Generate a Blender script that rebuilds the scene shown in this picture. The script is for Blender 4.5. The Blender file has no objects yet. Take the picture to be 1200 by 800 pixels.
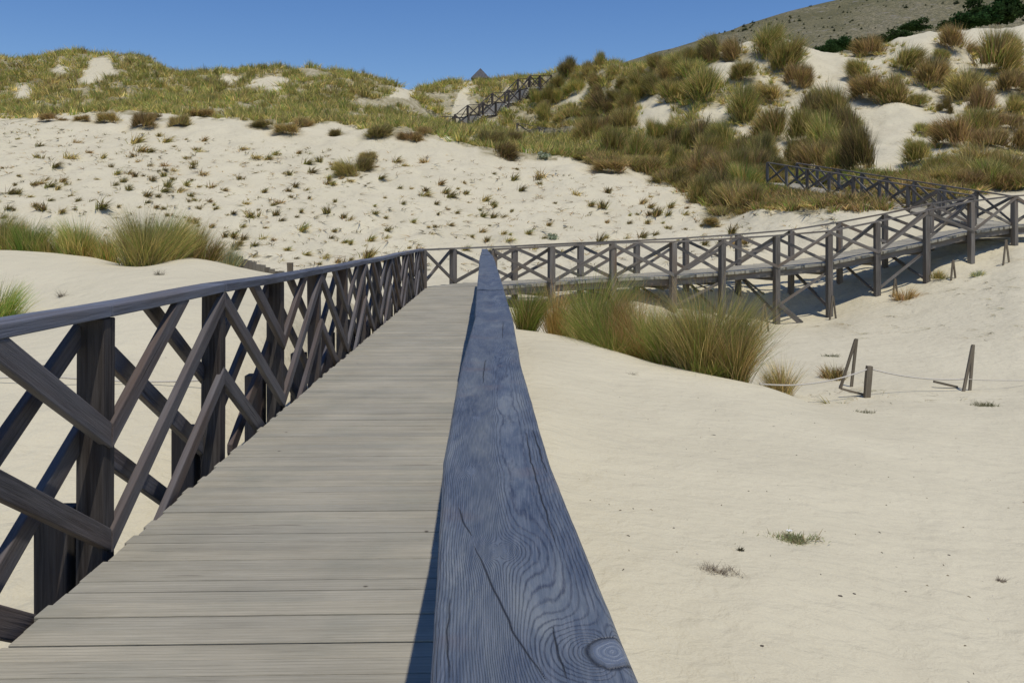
import bpy, bmesh, math, random
import numpy as np
from mathutils import Vector

random.seed(7)
RNG = np.random.default_rng(11)
R = math.radians
C = bpy.context.scene.collection
F, CX, HY, EYE = 1100.0, 600.0, 279.0, 1.41      # focal length in photo pixels, axis, horizon row, eye height

# ------------------------------------------------------------------ helpers
def tag(o, label=None, cat=None, group=None, kind=None):
    if label: o['label'] = label
    if cat: o['category'] = cat
    if group: o['group'] = group
    if kind: o['kind'] = kind
    return o

def empty(name, loc, label, cat, group=None):
    o = bpy.data.objects.new(name, None)
    o.empty_display_size = 0.2
    C.objects.link(o); o.location = loc
    return tag(o, label, cat, group)

def pt(px, py, Y):
    """world point seen at photo position px,py when it stands Y metres away"""
    return np.array([(px - CX) * Y / F, Y, EYE - (py - HY) * Y / F])

def zpy(py, Y): return EYE - (py - HY) * Y / F

# ---- value noise
_perm = np.random.default_rng(3).random((256, 256))
def vnoise(x, y):
    xi = np.floor(x).astype(int); yi = np.floor(y).astype(int)
    xf = x - xi; yf = y - yi
    xf = xf*xf*(3-2*xf); yf = yf*yf*(3-2*yf)
    a = _perm[xi & 255, yi & 255]; b = _perm[(xi+1) & 255, yi & 255]
    c = _perm[xi & 255, (yi+1) & 255]; d = _perm[(xi+1) & 255, (yi+1) & 255]
    return (a*(1-xf)+b*xf)*(1-yf) + (c*(1-xf)+d*xf)*yf - 0.5
def fbm(x, y, o=4):
    s = 0; a = 1.0
    for k in range(o):
        s = s + a*vnoise(x*2**k + 17.3*k, y*2**k + 5.1*k); a *= .5
    return s

def pchip(xk, yk, x):
    xk = np.asarray(xk, float); yk = np.asarray(yk, float)
    h = np.diff(xk); d = np.diff(yk)/h
    m = np.zeros(len(xk))
    m[0] = d[0]; m[-1] = d[-1]
    for i in range(1, len(xk)-1):
        if d[i-1]*d[i] > 0:
            w1 = 2*h[i]+h[i-1]; w2 = h[i]+2*h[i-1]
            m[i] = (w1+w2)/(w1/d[i-1]+w2/d[i])
    x = np.clip(x, xk[0], xk[-1])
    i = np.clip(np.searchsorted(xk, x, side='right')-1, 0, len(h)-1)
    t = (x-xk[i])/h[i]
    return ((1+2*t)*(1-t)**2*yk[i] + t*(1-t)**2*h[i]*m[i] + t*t*(3-2*t)*yk[i+1] + t*t*(t-1)*h[i]*m[i+1])

# ------------------------------------------------------------------ terrain
# columns of (distance, photo row) or (distance, height, 'z')
Zk = lambda Y, z: (Y, z, 'z')
COLS = {
 -500: [Zk(0,-.7), Zk(5,-.4), Zk(9,.2), (13,370), (18,300), (21,301), Zk(27,.4), Zk(36,1.0), Zk(45,3.7), Zk(55,6.7), (65,140), (71,135), (80,118), (96,70), Zk(106,19), Zk(140,13), Zk(250,6)],
 0:   [Zk(0,-.7), Zk(5,-.6), Zk(9,.05), (13,366), (17.5,294), (20,298), Zk(26,.3), Zk(36,.9), Zk(45,3.7), Zk(55,6.7), (65,142), (71,136), (80,116), (96,71), Zk(106,19), Zk(140,13), Zk(250,6)],
 100: [Zk(0,-.7), Zk(5,-.6), Zk(9,.0), (13,350), (17.5,300), (20,305), Zk(26,.3), Zk(36,.8), Zk(45,3.6), Zk(55,6.6), (65,140), (71,134), (80,113), (96,68), Zk(106,19), Zk(140,13), Zk(250,6)],
 160: [Zk(0,-.7), Zk(5,-.6), Zk(9,-.05), (12.5,350), (16,312), (19,312), Zk(26,.2), Zk(36,.7), Zk(45,3.5), Zk(55,6.5), (65,140), (71,132), (80,112), (94,68), Zk(104,19), Zk(140,13), Zk(250,6)],
 215: [Zk(0,-.7), Zk(5,-.65), Zk(9,-.1), (13,345), (17.5,301), (20,306), Zk(26,.1), Zk(36,.5), Zk(45,3.3), Zk(55,6.3), (65,141), (71,133), (80,115), (92,88), Zk(102,17), Zk(140,12), Zk(250,6)],
 300: [Zk(0,-.7), Zk(5,-.7), Zk(9,-.2), (13,358), (18,317), (20,320), Zk(26,-.1), Zk(36,.5), Zk(45,3.1), Zk(55,6.1), (65,145), (71,137), (80,118), (92,82), Zk(102,17.5), Zk(140,12), Zk(250,6)],
 380: [Zk(0,-.75), Zk(5,-.75), Zk(9,-.4), Zk(14,.05), (18,331), (20,334), Zk(26,-.4), (35,314), Zk(45,3.0), Zk(55,5.9), (65,148), (71,140), (80,120), (92,84), Zk(102,17), Zk(140,12), Zk(250,6)],
 460: [Zk(0,-.8), Zk(5,-.8), Zk(9,-.7), Zk(14,-.6), Zk(20,-.5), Zk(26,-.5), (34,321), Zk(45,2.9), Zk(55,5.8), (65,153), (71,146), (80,128), (90,101), Zk(100,15), Zk(140,11), Zk(250,6)],
 530: [Zk(0,-.85), Zk(5,-.8), Zk(14,-.6), Zk(20,-.45), Zk(27,-.45), (34,324), Zk(45,2.6), Zk(54,5.3), (64,165), (71,158), (80,152), (87,147), (96,98), Zk(106,15.5), Zk(140,11), Zk(250,6)],
 570: [Zk(0,-.85), Zk(5,-.85), Zk(14,-.65), Zk(20,-.45), Zk(27,-.5), (34,325), Zk(45,2.3), Zk(54,5.0), (63,172), (71,160), (80,154), (86,150), (91,122), (99,97), Zk(108,16.5), Zk(140,11), Zk(250,6)],
 620: [Zk(0,-.9), Zk(5,-.85), Zk(14,-.6), (19,389), Zk(22,-.8), Zk(27,-.7), (34,326), Zk(44,2.1), Zk(54,4.7), (62,178), (70,170), (80,165), (86,150), (92,118), (100,92), Zk(108,17), Zk(140,12), Zk(250,6)],
 680: [Zk(0,-.9), Zk(5,-.9), Zk(13,-.75), (18,401), Zk(22,-1.0), Zk(27,-.7), (34,320), Zk(44,2.0), Zk(52,4.3), (60,187), (70,178), (80,158), (88,115), (96,82), Zk(106,17), Zk(140,13), Zk(250,6)],
 720: [Zk(0,-.9), Zk(5,-.9), Zk(13,-.85), (17.3,413), Zk(21,-1.2), Zk(28,-.6), (35,312), Zk(44,2.0), Zk(52,4.1), (58,196), (70,170), (80,134), (94,78), Zk(104,17.5), Zk(140,14), Zk(250,7)],
 800: [Zk(0,-.9), Zk(5,-.95), Zk(12,-.95), (16.2,434), Zk(20,-1.6), Zk(29,-.95), (36,296), (44,262), (51,228), (60,200), (72,140), (86,68), Zk(97,17.5), Zk(140,15), Zk(250,7)],
 850: [Zk(0,-.9), Zk(5,-.95), Zk(12,-1.0), (15.4,447), Zk(20,-1.75), Zk(30,-1.25), (36,294), (42,268), (48,240), (60,190), (72,125), (85,58), Zk(96,18), Zk(140,16), Zk(250,8)],
 900: [Zk(0,-.9), Zk(5,-.95), Zk(12,-1.05), (14.8,459), Zk(19.5,-1.75), Zk(25,-1.5), Zk(31,-1.4), (36,296), (40,262), (45,240), (51,212), (60,180), (72,115), (85,52), Zk(96,18), Zk(140,16), Zk(250,8)],
 960: [Zk(0,-.9), Zk(5,-1.0), Zk(12,-1.12), (14.2,479), Zk(18,-1.7), Zk(25,-1.45), (31.5,374), Zk(34.5,.1), (38,262), (44,232), (48,216), (60,176), (72,108), (85,68), Zk(94,17), Zk(140,16), Zk(250,8)],
 1010:[Zk(0,-.9), Zk(5,-1.05), Zk(12,-1.2), (14.5,487), Zk(18,-1.65), Zk(25,-1.4), (31.7,355), Zk(34.5,.4), (38,252), (44,226), (48,208), (60,165), (72,100), (85,64), Zk(94,17), Zk(140,16), Zk(250,8)],
 1060:[Zk(0,-.9), Zk(5,-1.1), Zk(12,-1.28), Zk(15,-1.42), Zk(18,-1.62), Zk(25,-1.35), (31.9,340), Zk(35,.9), (38,248), (42,228), (48,205), (60,150), (72,95), (85,46), Zk(94,18), Zk(140,17), Zk(250,9)],
 1110:[Zk(0,-.9), Zk(5,-1.1), Zk(12,-1.35), Zk(15,-1.46), Zk(18,-1.65), Zk(25,-1.15), (32,322), Zk(35,1.3), (38.5,241), (44,215), (50,190), (62,140), (74,85), (85,38), Zk(94,18), Zk(140,17), Zk(250,9)],
 1160:[Zk(0,-.9), Zk(5,-1.15), Zk(12,-1.4), Zk(15,-1.5), Zk(18,-1.65), Zk(25,-.9), (33,304), Zk(36,1.7), (40,236), (46,208), (52,184), (64,130), (76,78), (86,42), Zk(96,18), Zk(140,17), Zk(250,9)],
 1200:[Zk(0,-.9), Zk(5,-1.15), Zk(12,-1.42), Zk(15,-1.52), Zk(18,-1.6), Zk(25,-.7), (33.8,286), Zk(37,2.0), (41,228), (46,206), (54,176), (66,124), (76,76), (86,38), Zk(96,18.5), Zk(140,17), Zk(250,9)],
 1700:[Zk(0,-.9), Zk(5,-1.2), Zk(12,-1.3), Zk(18,-1.2), Zk(25,-.2), Zk(34,1.8), Zk(40,3.4), Zk(54,7), Zk(66,11), (76,76), (86,45), Zk(96,18.5), Zk(140,17), Zk(250,9)],
}
YG = np.arange(0, 250.01, .25)
UG = np.linspace(-1.0, 1.0, 401)
_us = []; _tab = []
for px, kn in sorted(COLS.items()):
    ys = [k[0] for k in kn]; zs = [k[1] if len(k) == 3 else zpy(k[1], k[0]) for k in kn]
    _us.append((px-CX)/F); _tab.append(pchip(ys, zs, YG))
_tab = np.array(_tab)
_T = np.array([pchip(_us, _tab[:, j], UG) for j in range(len(YG))])      # [Y,u]
def _blur(a, n, ax):
    k = np.hanning(n+2)[1:-1]; k /= k.sum()
    pad = [(0,0),(0,0)]; pad[ax] = (n//2, n//2)
    ap = np.pad(a, pad, mode='edge')
    return np.apply_along_axis(lambda v: np.convolve(v, k, 'valid'), ax, ap)
_T = _blur(_blur(_T, 7, 0), 5, 1)

CARVE = []     # (polyline Nx3 of deck level, half width, clearance)
def H0(x, y):
    x = np.asarray(x, float); y = np.asarray(y, float)
    ye = np.clip(y, 0, 250)
    u = np.clip(x/np.maximum(ye, 2.5), -1, 1)
    fi = ye/.25; i = np.clip(fi.astype(int), 0, len(YG)-2); fy = fi-i
    fj = (u+1)/2*(len(UG)-1); j = np.clip(fj.astype(int), 0, len(UG)-2); fu = fj-j
    z = (_T[i, j]*(1-fy)+_T[i+1, j]*fy)*(1-fu) + (_T[i, j+1]*(1-fy)+_T[i+1, j+1]*fy)*fu
    far = np.clip((y-42)/30, 0, 1)
    right = np.clip((x/np.maximum(y, 1)-.02)/.12, 0, 1)
    z = z + fbm(x*.16, y*.16, 4)*(.06 + .9*far*(.55+.45*right)) * np.clip(y/8, 0, 1)
    mid = np.clip((y-28)/8, 0, 1)
    z = z + fbm(x*.9+40, y*.9, 3)*(.035+.26*mid)
    # keep dropping away slowly to the horizon
    z = np.where(y > 250, z - (y-250)*.004, z)
    return z
def H(x, y):
    z = H0(x, y); x = np.asarray(x, float); y = np.asarray(y, float)
    for P, hw, cl in CARVE:
        best = np.full(z.shape, 1e9); bz = np.zeros(z.shape)
        for a, b in zip(P[:-1], P[1:]):
            d = b[:2]-a[:2]; L2 = (d**2).sum()
            t = np.clip(((x-a[0])*d[0]+(y-a[1])*d[1])/L2, 0, 1)
            dist = np.hypot(x-a[0]-t*d[0], y-a[1]-t*d[1])
            zz = a[2]+t*(b[2]-a[2])
            m = dist < best
            best = np.where(m, dist, best); bz = np.where(m, zz, bz)
        w = np.clip((best-hw)/1.0, 0, 1); w = w*w*(3-2*w)
        z = np.where(best < hw+1.0, np.minimum(z, (bz-cl)*(1-w)+np.maximum(z, bz-cl)*w), z)
    return z
def h1(x, y): return float(H(np.array([x]), np.array([y]))[0])

def ground(px, py, y0=3.0, y1=130.0):
    """first ground point met by looking through photo position px,py"""
    Y = np.arange(y0, y1, .1)
    z = EYE-(py-HY)*Y/F
    h = H((px-CX)*Y/F, Y)
    k = np.nonzero(h >= z)[0]
    if len(k) == 0: return None
    y = Y[k[0]]
    return np.array([(px-CX)*y/F, y, h[k[0]]])

def along(px, Y):
    """ground point at distance Y in the direction px"""
    x = (px-CX)*Y/F
    return np.array([x, Y, h1(x, Y)])

# ------------------------------------------------------------------ walkway rows (deck level)
DIRV = np.array([(568-CX)/F, 1.0, 0]); DIRV /= np.linalg.norm(DIRV)
PERP = np.array([DIRV[1], -DIRV[0], 0])
SP = 1.85
def near(lat, s, z=0.0): return DIRV*s + PERP*lat + np.array([0, 0, z])
A_ = lambda px, Y, z: np.array([(px-CX)*Y/F, Y, z])
NEAR_ROW = [A_(*a) for a in [(578,27.0,.01),(646,27.8,.09),(718.6,28.5,.18),(788.6,29.1,.23),(846,30,.30),(910,31,.42),(972,31.5,.58),(1028,31.9,.90),(1086,32,1.26),(1138,32.8,1.63),(1189,33.8,1.86),(1235,34.7,1.95)]]
FAR_ROW  = [A_(*a) for a in [(531,28.9,.02),(603,29.5,.09),(680,30.2,.17),(746,31.0,.25),(804,31.8,.33),(865,32.7,.46),(927,33.3,.62),(984,33.7,.90),(1037,34.0,1.22),(1091,34.6,1.60),(1141,35.8,1.86),(1141,35.8,1.95)]]
W2 = []
_a = A_(1141,35.8,1.95); _b = np.array([13.6, 50.0, 4.36])
for k in range(9): W2.append(_a+(_b-_a)*k/8)
_d2 = (_b-_a)[:2]; _d2 /= np.linalg.norm(_d2)
E2 = [p+np.array([_d2[1]*1.8, -_d2[0]*1.8, 0]) for p in W2]
# fence on the ridge and the stairs
S_L = [pt(515,146,88.0), pt(531,146,88.6), pt(548,131,89.6), pt(562,130,90.4), pt(577,116,91.4), pt(592,115,92.3), pt(607,99,93.4), pt(620,99,94.4), pt(632,99,95.6)]
S_R = [pt(533,156,86.2), pt(549,156,86.8), pt(566,143,87.8), pt(581,142,88.6), pt(596,129,89.6), pt(609,128,90.6), pt(621,112,91.6), pt(633,111,92.6), pt(646,110,93.8)]
for a, b in zip(S_L, S_R): b[2] = a[2] = (a[2]+b[2])/2
T3 = [pt(px, py, Y) for px, py, Y in [(700,178,80.0),(678,176,81),(655,172,82),(632,168,83),(606,163,84)]]
for _p in T3: _p[2] += .35
mid = lambda P, Q: np.array([(a+b)/2 for a, b in zip(P, Q)])
CARVE.append((np.array([near(-.8,-6), near(-.8,27.5)]), 1.0, .45))
CARVE.append((mid(NEAR_ROW, FAR_ROW), .9, .5))
CARVE.append((mid(W2, E2), 1.0, .25))
CARVE.append((mid(S_L, S_R), 1.2, .25))
CARVE.append((np.array(T3), .5, .3))

# ------------------------------------------------------------------ mesh building
class MB:
    """collects quads/tris with a grain uv (along the timber, round it) and per corner tint"""
    def __init__(s): s.v = []; s.f = []; s.uv = []
    def beam(s, p0, p1, w, h, up=(0,0,1), jit=0.0, seg=1, twist=0.0, taper=1.0):
        p0 = Vector(p0); p1 = Vector(p1); d = (p1-p0); L = d.length; d.normalize()
        upv = Vector(up)
        if abs(d.dot(upv)) > .98: upv = Vector((0,1,0))
        r = d.cross(upv).normalized(); u = r.cross(d).normalized()
        o = len(s.v); uo = random.uniform(0, 50); vo = random.uniform(0, 50)
        for k in range(seg+1):
            t = k/seg; c = p0+(p1-p0)*t
            ww = w*(1+(taper-1)*t)*(1+random.uniform(-jit, jit)); hh = h*(1+(taper-1)*t)*(1+random.uniform(-jit, jit))
            c = c + r*random.uniform(-jit, jit)*w*.5 + u*random.uniform(-jit, jit)*h*.4
            for a, b in ((-1,-1),(1,-1),(1,1),(-1,1)):
                s.v.append(c + r*(a*ww/2) + u*(b*hh/2))
        per = [0, w, w+h, 2*w+h, 2*w+2*h]
        for k in range(seg):
            for q in range(4):
                a = o+k*4+q; b = o+k*4+(q+1) % 4
                s.f.append((a, b, b+4, a+4))
                va, vb = k/seg*L, (k+1)/seg*L
                s.uv.append([(per[q]+uo, va+vo), (per[q+1]+uo, va+vo), (per[q+1]+uo, vb+vo), (per[q]+uo, vb+vo)])
        s.f.append((o+3, o+2, o+1, o)); s.uv.append([(uo, vo), (uo+w, vo), (uo+w, vo+.01), (uo, vo+.01)])
        e = o+seg*4
        s.f.append((e, e+1, e+2, e+3)); s.uv.append([(uo, vo), (uo+w, vo), (uo+w, vo+.01), (uo, vo+.01)])
        return s
    def poly(s, pts, uvs=None):
        o = len(s.v); s.v += [Vector(p) for p in pts]; s.f.append(tuple(range(o, o+len(pts))))
        s.uv.append(uvs or [(p[0], p[1]) for p in pts])
    def build(s, name, mat, parent=None, origin=None, bevel=0, smooth=False):
        me = bpy.data.meshes.new(name)
        if origin is None: origin = parent.location if parent else Vector((0,0,0))
        og = Vector(origin)
        me.from_pydata([v-og for v in s.v], [], s.f)
        uvl = me.uv_layers.new(name='grain')
        flat = [c for f in s.uv for p in f for c in p]
        uvl.data.foreach_set('uv', flat)
        me.materials.append(mat)
        o = bpy.data.objects.new(name, me); C.objects.link(o)
        if parent: o.parent = parent
        else: o.location = og
        if bevel:
            m = o.modifiers.new('bevel', 'BEVEL'); m.width = bevel; m.segments = 2; m.limit_method = 'ANGLE'
        return o

def np_mesh(name, verts, quads, mat, tint=None, smooth=False):
    me = bpy.data.meshes.new(name)
    verts = np.asarray(verts, np.float32); quads = np.asarray(quads, np.int32)
    n = len(quads); k = quads.shape[1]
    me.vertices.add(len(verts)); me.vertices.foreach_set('co', verts.ravel())
    me.loops.add(n*k); me.loops.foreach_set('vertex_index', quads.ravel())
    me.polygons.add(n); me.polygons.foreach_set('loop_start', np.arange(0, n*k, k, dtype=np.int32))
    me.polygons.foreach_set('loop_total', np.full(n, k, np.int32))
    if smooth: me.polygons.foreach_set('use_smooth', np.ones(n, bool))
    if tint is not None:
        at = me.color_attributes.new('tint', 'FLOAT_COLOR', 'POINT')
        c = np.ones((len(verts), 4), np.float32); c[:, :3] = tint
        at.data.foreach_set('color', c.ravel())
    me.update(calc_edges=True); me.materials.append(mat)
    return me
def link(name, me, loc=(0,0,0), rz=0, sc=(1,1,1), parent=None):
    o = bpy.data.objects.new(name, me); C.objects.link(o)
    o.location = loc; o.rotation_euler = (0,0,rz); o.scale = sc
    if parent: o.parent = parent
    return o

# ------------------------------------------------------------------ materials
class NT:
    def __init__(s, name):
        s.m = bpy.data.materials.new(name); s.m.use_nodes = True
        s.t = s.m.node_tree; s.t.nodes.clear()
        s.out = s.t.nodes.new('ShaderNodeOutputMaterial')
    def n(s, typ, inp=None, **kw):
        nd = s.t.nodes.new('ShaderNode'+typ)
        for k, v in kw.items(): setattr(nd, k, v)
        for k, v in (inp or {}).items():
            if isinstance(v, bpy.types.NodeSocket): s.t.links.new(v, nd.inputs[k])
            else: nd.inputs[k].default_value = v
        return nd
    def math(s, op, a, b=0.0, c=0.0, clamp=False):
        nd = s.n('Math', {0: a, 1: b, 2: c}, operation=op); nd.use_clamp = clamp
        return nd.outputs[0]
    def mix(s, f, a, b, blend='MIX'):
        nd = s.t.nodes.new('ShaderNodeMix'); nd.data_type = 'RGBA'; nd.blend_type = blend
        for k, v in ((0, f), (6, a), (7, b)):
            if isinstance(v, bpy.types.NodeSocket): s.t.links.new(v, nd.inputs[k])
            else: nd.inputs[k].default_value = v
        return nd.outputs[2]
    def ramp(s, f, stops):
        nd = s.n('ValToRGB', {0: f}); e = nd.color_ramp.elements
        while len(e) > 1: e.remove(e[0])
        e[0].position = stops[0][0]; e[0].color = stops[0][1]
        for p, c in stops[1:]:
            q = e.new(p); q.color = c
        return nd.outputs[0]
    def noise(s, vec, scale, detail=4, rough=.55, dist=0):
        return s.n('TexNoise', {'Vector': vec, 'Scale': scale, 'Detail': detail, 'Roughness': rough, 'Distortion': dist}).outputs[0]
    def done(s, col, rough=.8, bump=None, bstr=.3, bdist=.01, spec=.3, normal=None):
        b = s.n('BsdfPrincipled')
        for k, v in (('Base Color', col), ('Roughness', rough)):
            if isinstance(v, bpy.types.NodeSocket): s.t.links.new(v, b.inputs[k])
            else: b.inputs[k].default_value = v
        b.inputs['Specular IOR Level'].default_value = spec
        if bump is not None:
            bn = s.n('Bump', {'Height': bump, 'Strength': bstr, 'Distance': bdist})
            s.t.links.new(bn.outputs[0], b.inputs['Normal'])
        s.t.links.new(b.outputs[0], s.out.inputs[0])
        return s.m
def G(r, g, b): return (r, g, b, 1)
def grey(v): return (v, v, v, 1)

def wood_mat(name, dark, light, brown, rough=.75, spec=.3, amt=.5, bstr=.5):
    s = NT(name)
    uv = s.n('UVMap', uv_map='grain').outputs[0]
    mp = s.n('Mapping', {'Vector': uv, 'Scale': (60, 2.2, 1)}).outputs[0]
    fine = s.noise(mp, 1.0, 6, .65, .3)
    mp2 = s.n('Mapping', {'Vector': uv, 'Scale': (9, .9, 1)}).outputs[0]
    big = s.noise(mp2, 1.0, 4, .6, .6)
    rnd = s.n('ObjectInfo').outputs['Random']
    t = s.math('ADD', s.math('MULTIPLY', fine, .7), s.math('MULTIPLY', big, .55), clamp=True)
    t = s.math('ADD', t, s.math('MULTIPLY', s.math('SUBTRACT', rnd, .5), .22))
    c = s.ramp(t, [(.34, dark), (.62, light), (.80, tuple(min(1, x*1.35) for x in light[:3])+(1,))])
    bw = s.math('MULTIPLY', s.ramp(s.noise(mp2, .45, 3), [(.45, grey(0)), (.7, grey(1))]), amt)
    bw = s.math('MULTIPLY', bw, s.math('ADD', .35, rnd))
    c = s.mix(bw, c, brown)
    crk = s.ramp(s.noise(s.n('Mapping', {'Vector': uv, 'Scale': (26, .55, 1), 'Location': (7, 3, 0)}).outputs[0], 1.0, 3, .5), [(.27, grey(1)), (.33, grey(0))])
    c = s.mix(s.math('MULTIPLY', crk, .7), c, G(.012,.012,.014))
    hgt = s.math('SUBTRACT', fine, crk)
    return s.done(c, rough, hgt, bstr, .006, spec)

M = {}
M['rail'] = wood_mat('weathered_dark_timber', G(.020,.020,.022), G(.108,.102,.102), G(.10,.062,.040), rough=.72, spec=.25, amt=.75, bstr=.8)
M['cap'] = wood_mat('worn_handrail_timber', G(.035,.040,.055), G(.120,.132,.160), G(.12,.10,.085), rough=.65, spec=.3, amt=.6, bstr=.9)
M['post'] = wood_mat('weathered_post_timber', G(.018,.016,.015), G(.088,.080,.074), G(.095,.062,.042), rough=.85, spec=.15, amt=.75, bstr=.8)
M['far_wood'] = wood_mat('weathered_grey_timber', G(.060,.054,.046), G(.180,.166,.146), G(.160,.115,.078), rough=.9, spec=.12, amt=.8)
M['stake'] = wood_mat('dry_stake_timber', G(.07,.06,.045), G(.20,.17,.125), G(.12,.085,.05), rough=.9, spec=.1)
M['plank_fence'] = wood_mat('old_grey_boards', G(.09,.082,.068), G(.24,.22,.18), G(.17,.13,.09), rough=.9, spec=.1)

def deck_mat():
    s = NT('weathered_deck_planks')
    uv = s.n('UVMap', uv_map='grain').outputs[0]
    att = s.n('Attribute', attribute_name='plank').outputs['Fac']
    mp = s.n('Mapping', {'Vector': uv, 'Scale': (170, 3.6, 1)}).outputs[0]
    fine = s.noise(mp, 1.0, 8, .78, .5)
    big = s.noise(s.n('Mapping', {'Vector': uv, 'Scale': (14, .8, 1)}).outputs[0], 1.0, 4, .6, .8)
    t = s.math('ADD', s.math('MULTIPLY', fine, .62), s.math('MULTIPLY', big, .38))
    c = s.ramp(t, [(.30, G(.17,.163,.132)), (.44, G(.335,.322,.262)), (.56, G(.425,.408,.333)), (.70, G(.57,.545,.44))])
    pv = s.ramp(att, [(0, G(.92,.91,.90)), (.5, G(1.01,.985,.95)), (1, G(1.09,1.05,.99))])
    c = s.mix(1.0, c, pv, 'MULTIPLY')
    geo = s.n('NewGeometry').outputs['Position']
    stain = s.ramp(s.noise(geo, 1.1, 4, .6), [(.35, grey(.86)), (.65, grey(1.04))])
    c = s.mix(1.0, c, stain, 'MULTIPLY')
    ux = s.n('SeparateXYZ', {0: uv}).outputs['X']
    rib = s.math('ABSOLUTE', s.math('SUBTRACT', s.math('FRACT', s.math('MULTIPLY', s.math('ADD', ux, s.math('MULTIPLY', big, .012)), 42.0)), .5))
    ribm = s.math('MULTIPLY', s.ramp(rib, [(.0, grey(1)), (.16, grey(0))]), s.ramp(big, [(.40, grey(.15)), (.60, grey(.75))]))
    c = s.mix(ribm, c, s.mix(1.0, c, G(.66,.66,.67), 'MULTIPLY'))
    green = s.ramp(s.noise(geo, 2.4, 3, .6), [(.5, grey(0)), (.75, grey(.25))])
    c = s.mix(green, c, G(.20,.225,.19))
    dirt = s.ramp(s.noise(s.n('Mapping', {'Vector': uv, 'Scale': (34, 1.6, 1), 'Location': (3, 9, 0)}).outputs[0], 1.0, 3, .5), [(.24, grey(.8)), (.31, grey(0))])
    c = s.mix(dirt, c, G(.07,.06,.05))
    spots = s.n('TexVoronoi', {'Vector': geo, 'Scale': 3.3, 'Randomness': 1.0}).outputs['Distance']
    kn = s.ramp(spots, [(.02, grey(.85)), (.045, grey(0))])
    c = s.mix(kn, c, G(.05,.038,.03))
    wave = s.n('TexWave', {'Vector': uv, 'Scale': 36.0, 'Distortion': 1.0, 'Detail': 1.0}, wave_type='BANDS', bands_direction='X').outputs['Fac']
    hgt = s.math('ADD', s.math('MULTIPLY', fine, 1.0), s.math('SUBTRACT', s.math('MULTIPLY', wave, .25), s.math('ADD', dirt, s.math('MULTIPLY', ribm, .6))))
    return s.done(c, .82, hgt, .55, .006, .25)
M['deck'] = deck_mat()

def board_mat():
    """the big worn handrail board: the grain field is stored on the mesh"""
    s = NT('blue_grey_handrail_board')
    g = s.n('Attribute', attribute_name='grainf').outputs['Fac']
    crack = s.n('Attribute', attribute_name='crack').outputs['Fac']
    knot = s.n('Attribute', attribute_name='knot').outputs['Fac']
    geo = s.n('TexCoord').outputs['Object']
    jig = s.math('MULTIPLY', s.math('SUBTRACT', s.noise(s.n('Mapping', {'Vector': geo, 'Scale': (90, 16, 60)}).outputs[0], 1.0, 4, .6), .5), 1.1)
    ph = s.math('ADD', g, jig)
    w = s.math('SINE', s.math('MULTIPLY', ph, 6.2832))
    w01 = s.math('MULTIPLY_ADD', w, .5, .5)
    sharp = s.math('POWER', w01, 4.5)
    fib = s.noise(s.n('Mapping', {'Vector': geo, 'Scale': (420, 14, 100)}).outputs[0], 1.0, 5, .7)
    patch = s.noise(s.n('Mapping', {'Vector': geo, 'Scale': (20, 3.5, 10)}).outputs[0], 1.0, 5, .65, .6)
    base = s.ramp(patch, [(.30, G(.042,.058,.088)), (.46, G(.078,.100,.135)), (.58, G(.125,.148,.172)), (.70, G(.205,.225,.228))])
    mask = s.ramp(s.noise(geo, 9, 3), [(.35, grey(.45)), (.6, grey(1))])
    dk = s.math('MULTIPLY', s.math('MULTIPLY', sharp, mask), .78)
    c = s.mix(dk, base, G(.018,.025,.050))
    c = s.mix(s.math('MULTIPLY', s.ramp(fib, [(.45, grey(0)), (.7, grey(1))]), .45), c, G(.25,.27,.30))
    warm = s.ramp(s.noise(geo, 6.5, 3), [(.58, grey(0)), (.74, grey(.42))])
    c = s.mix(warm, c, G(.165,.125,.115))
    c = s.mix(s.math('MULTIPLY', knot, .85), c, s.ramp(w01, [(0, G(.12,.145,.19)), (1, G(.22,.255,.30))]))
    c = s.mix(crack, c, G(.006,.007,.012))
    hgt = s.math('SUBTRACT', s.math('MULTIPLY', s.math('SUBTRACT', fib, sharp), .5), s.math('MULTIPLY', crack, 2.5))
    return s.done(c, .52, hgt, .6, .003, .45)
M['board'] = board_mat()

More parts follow.
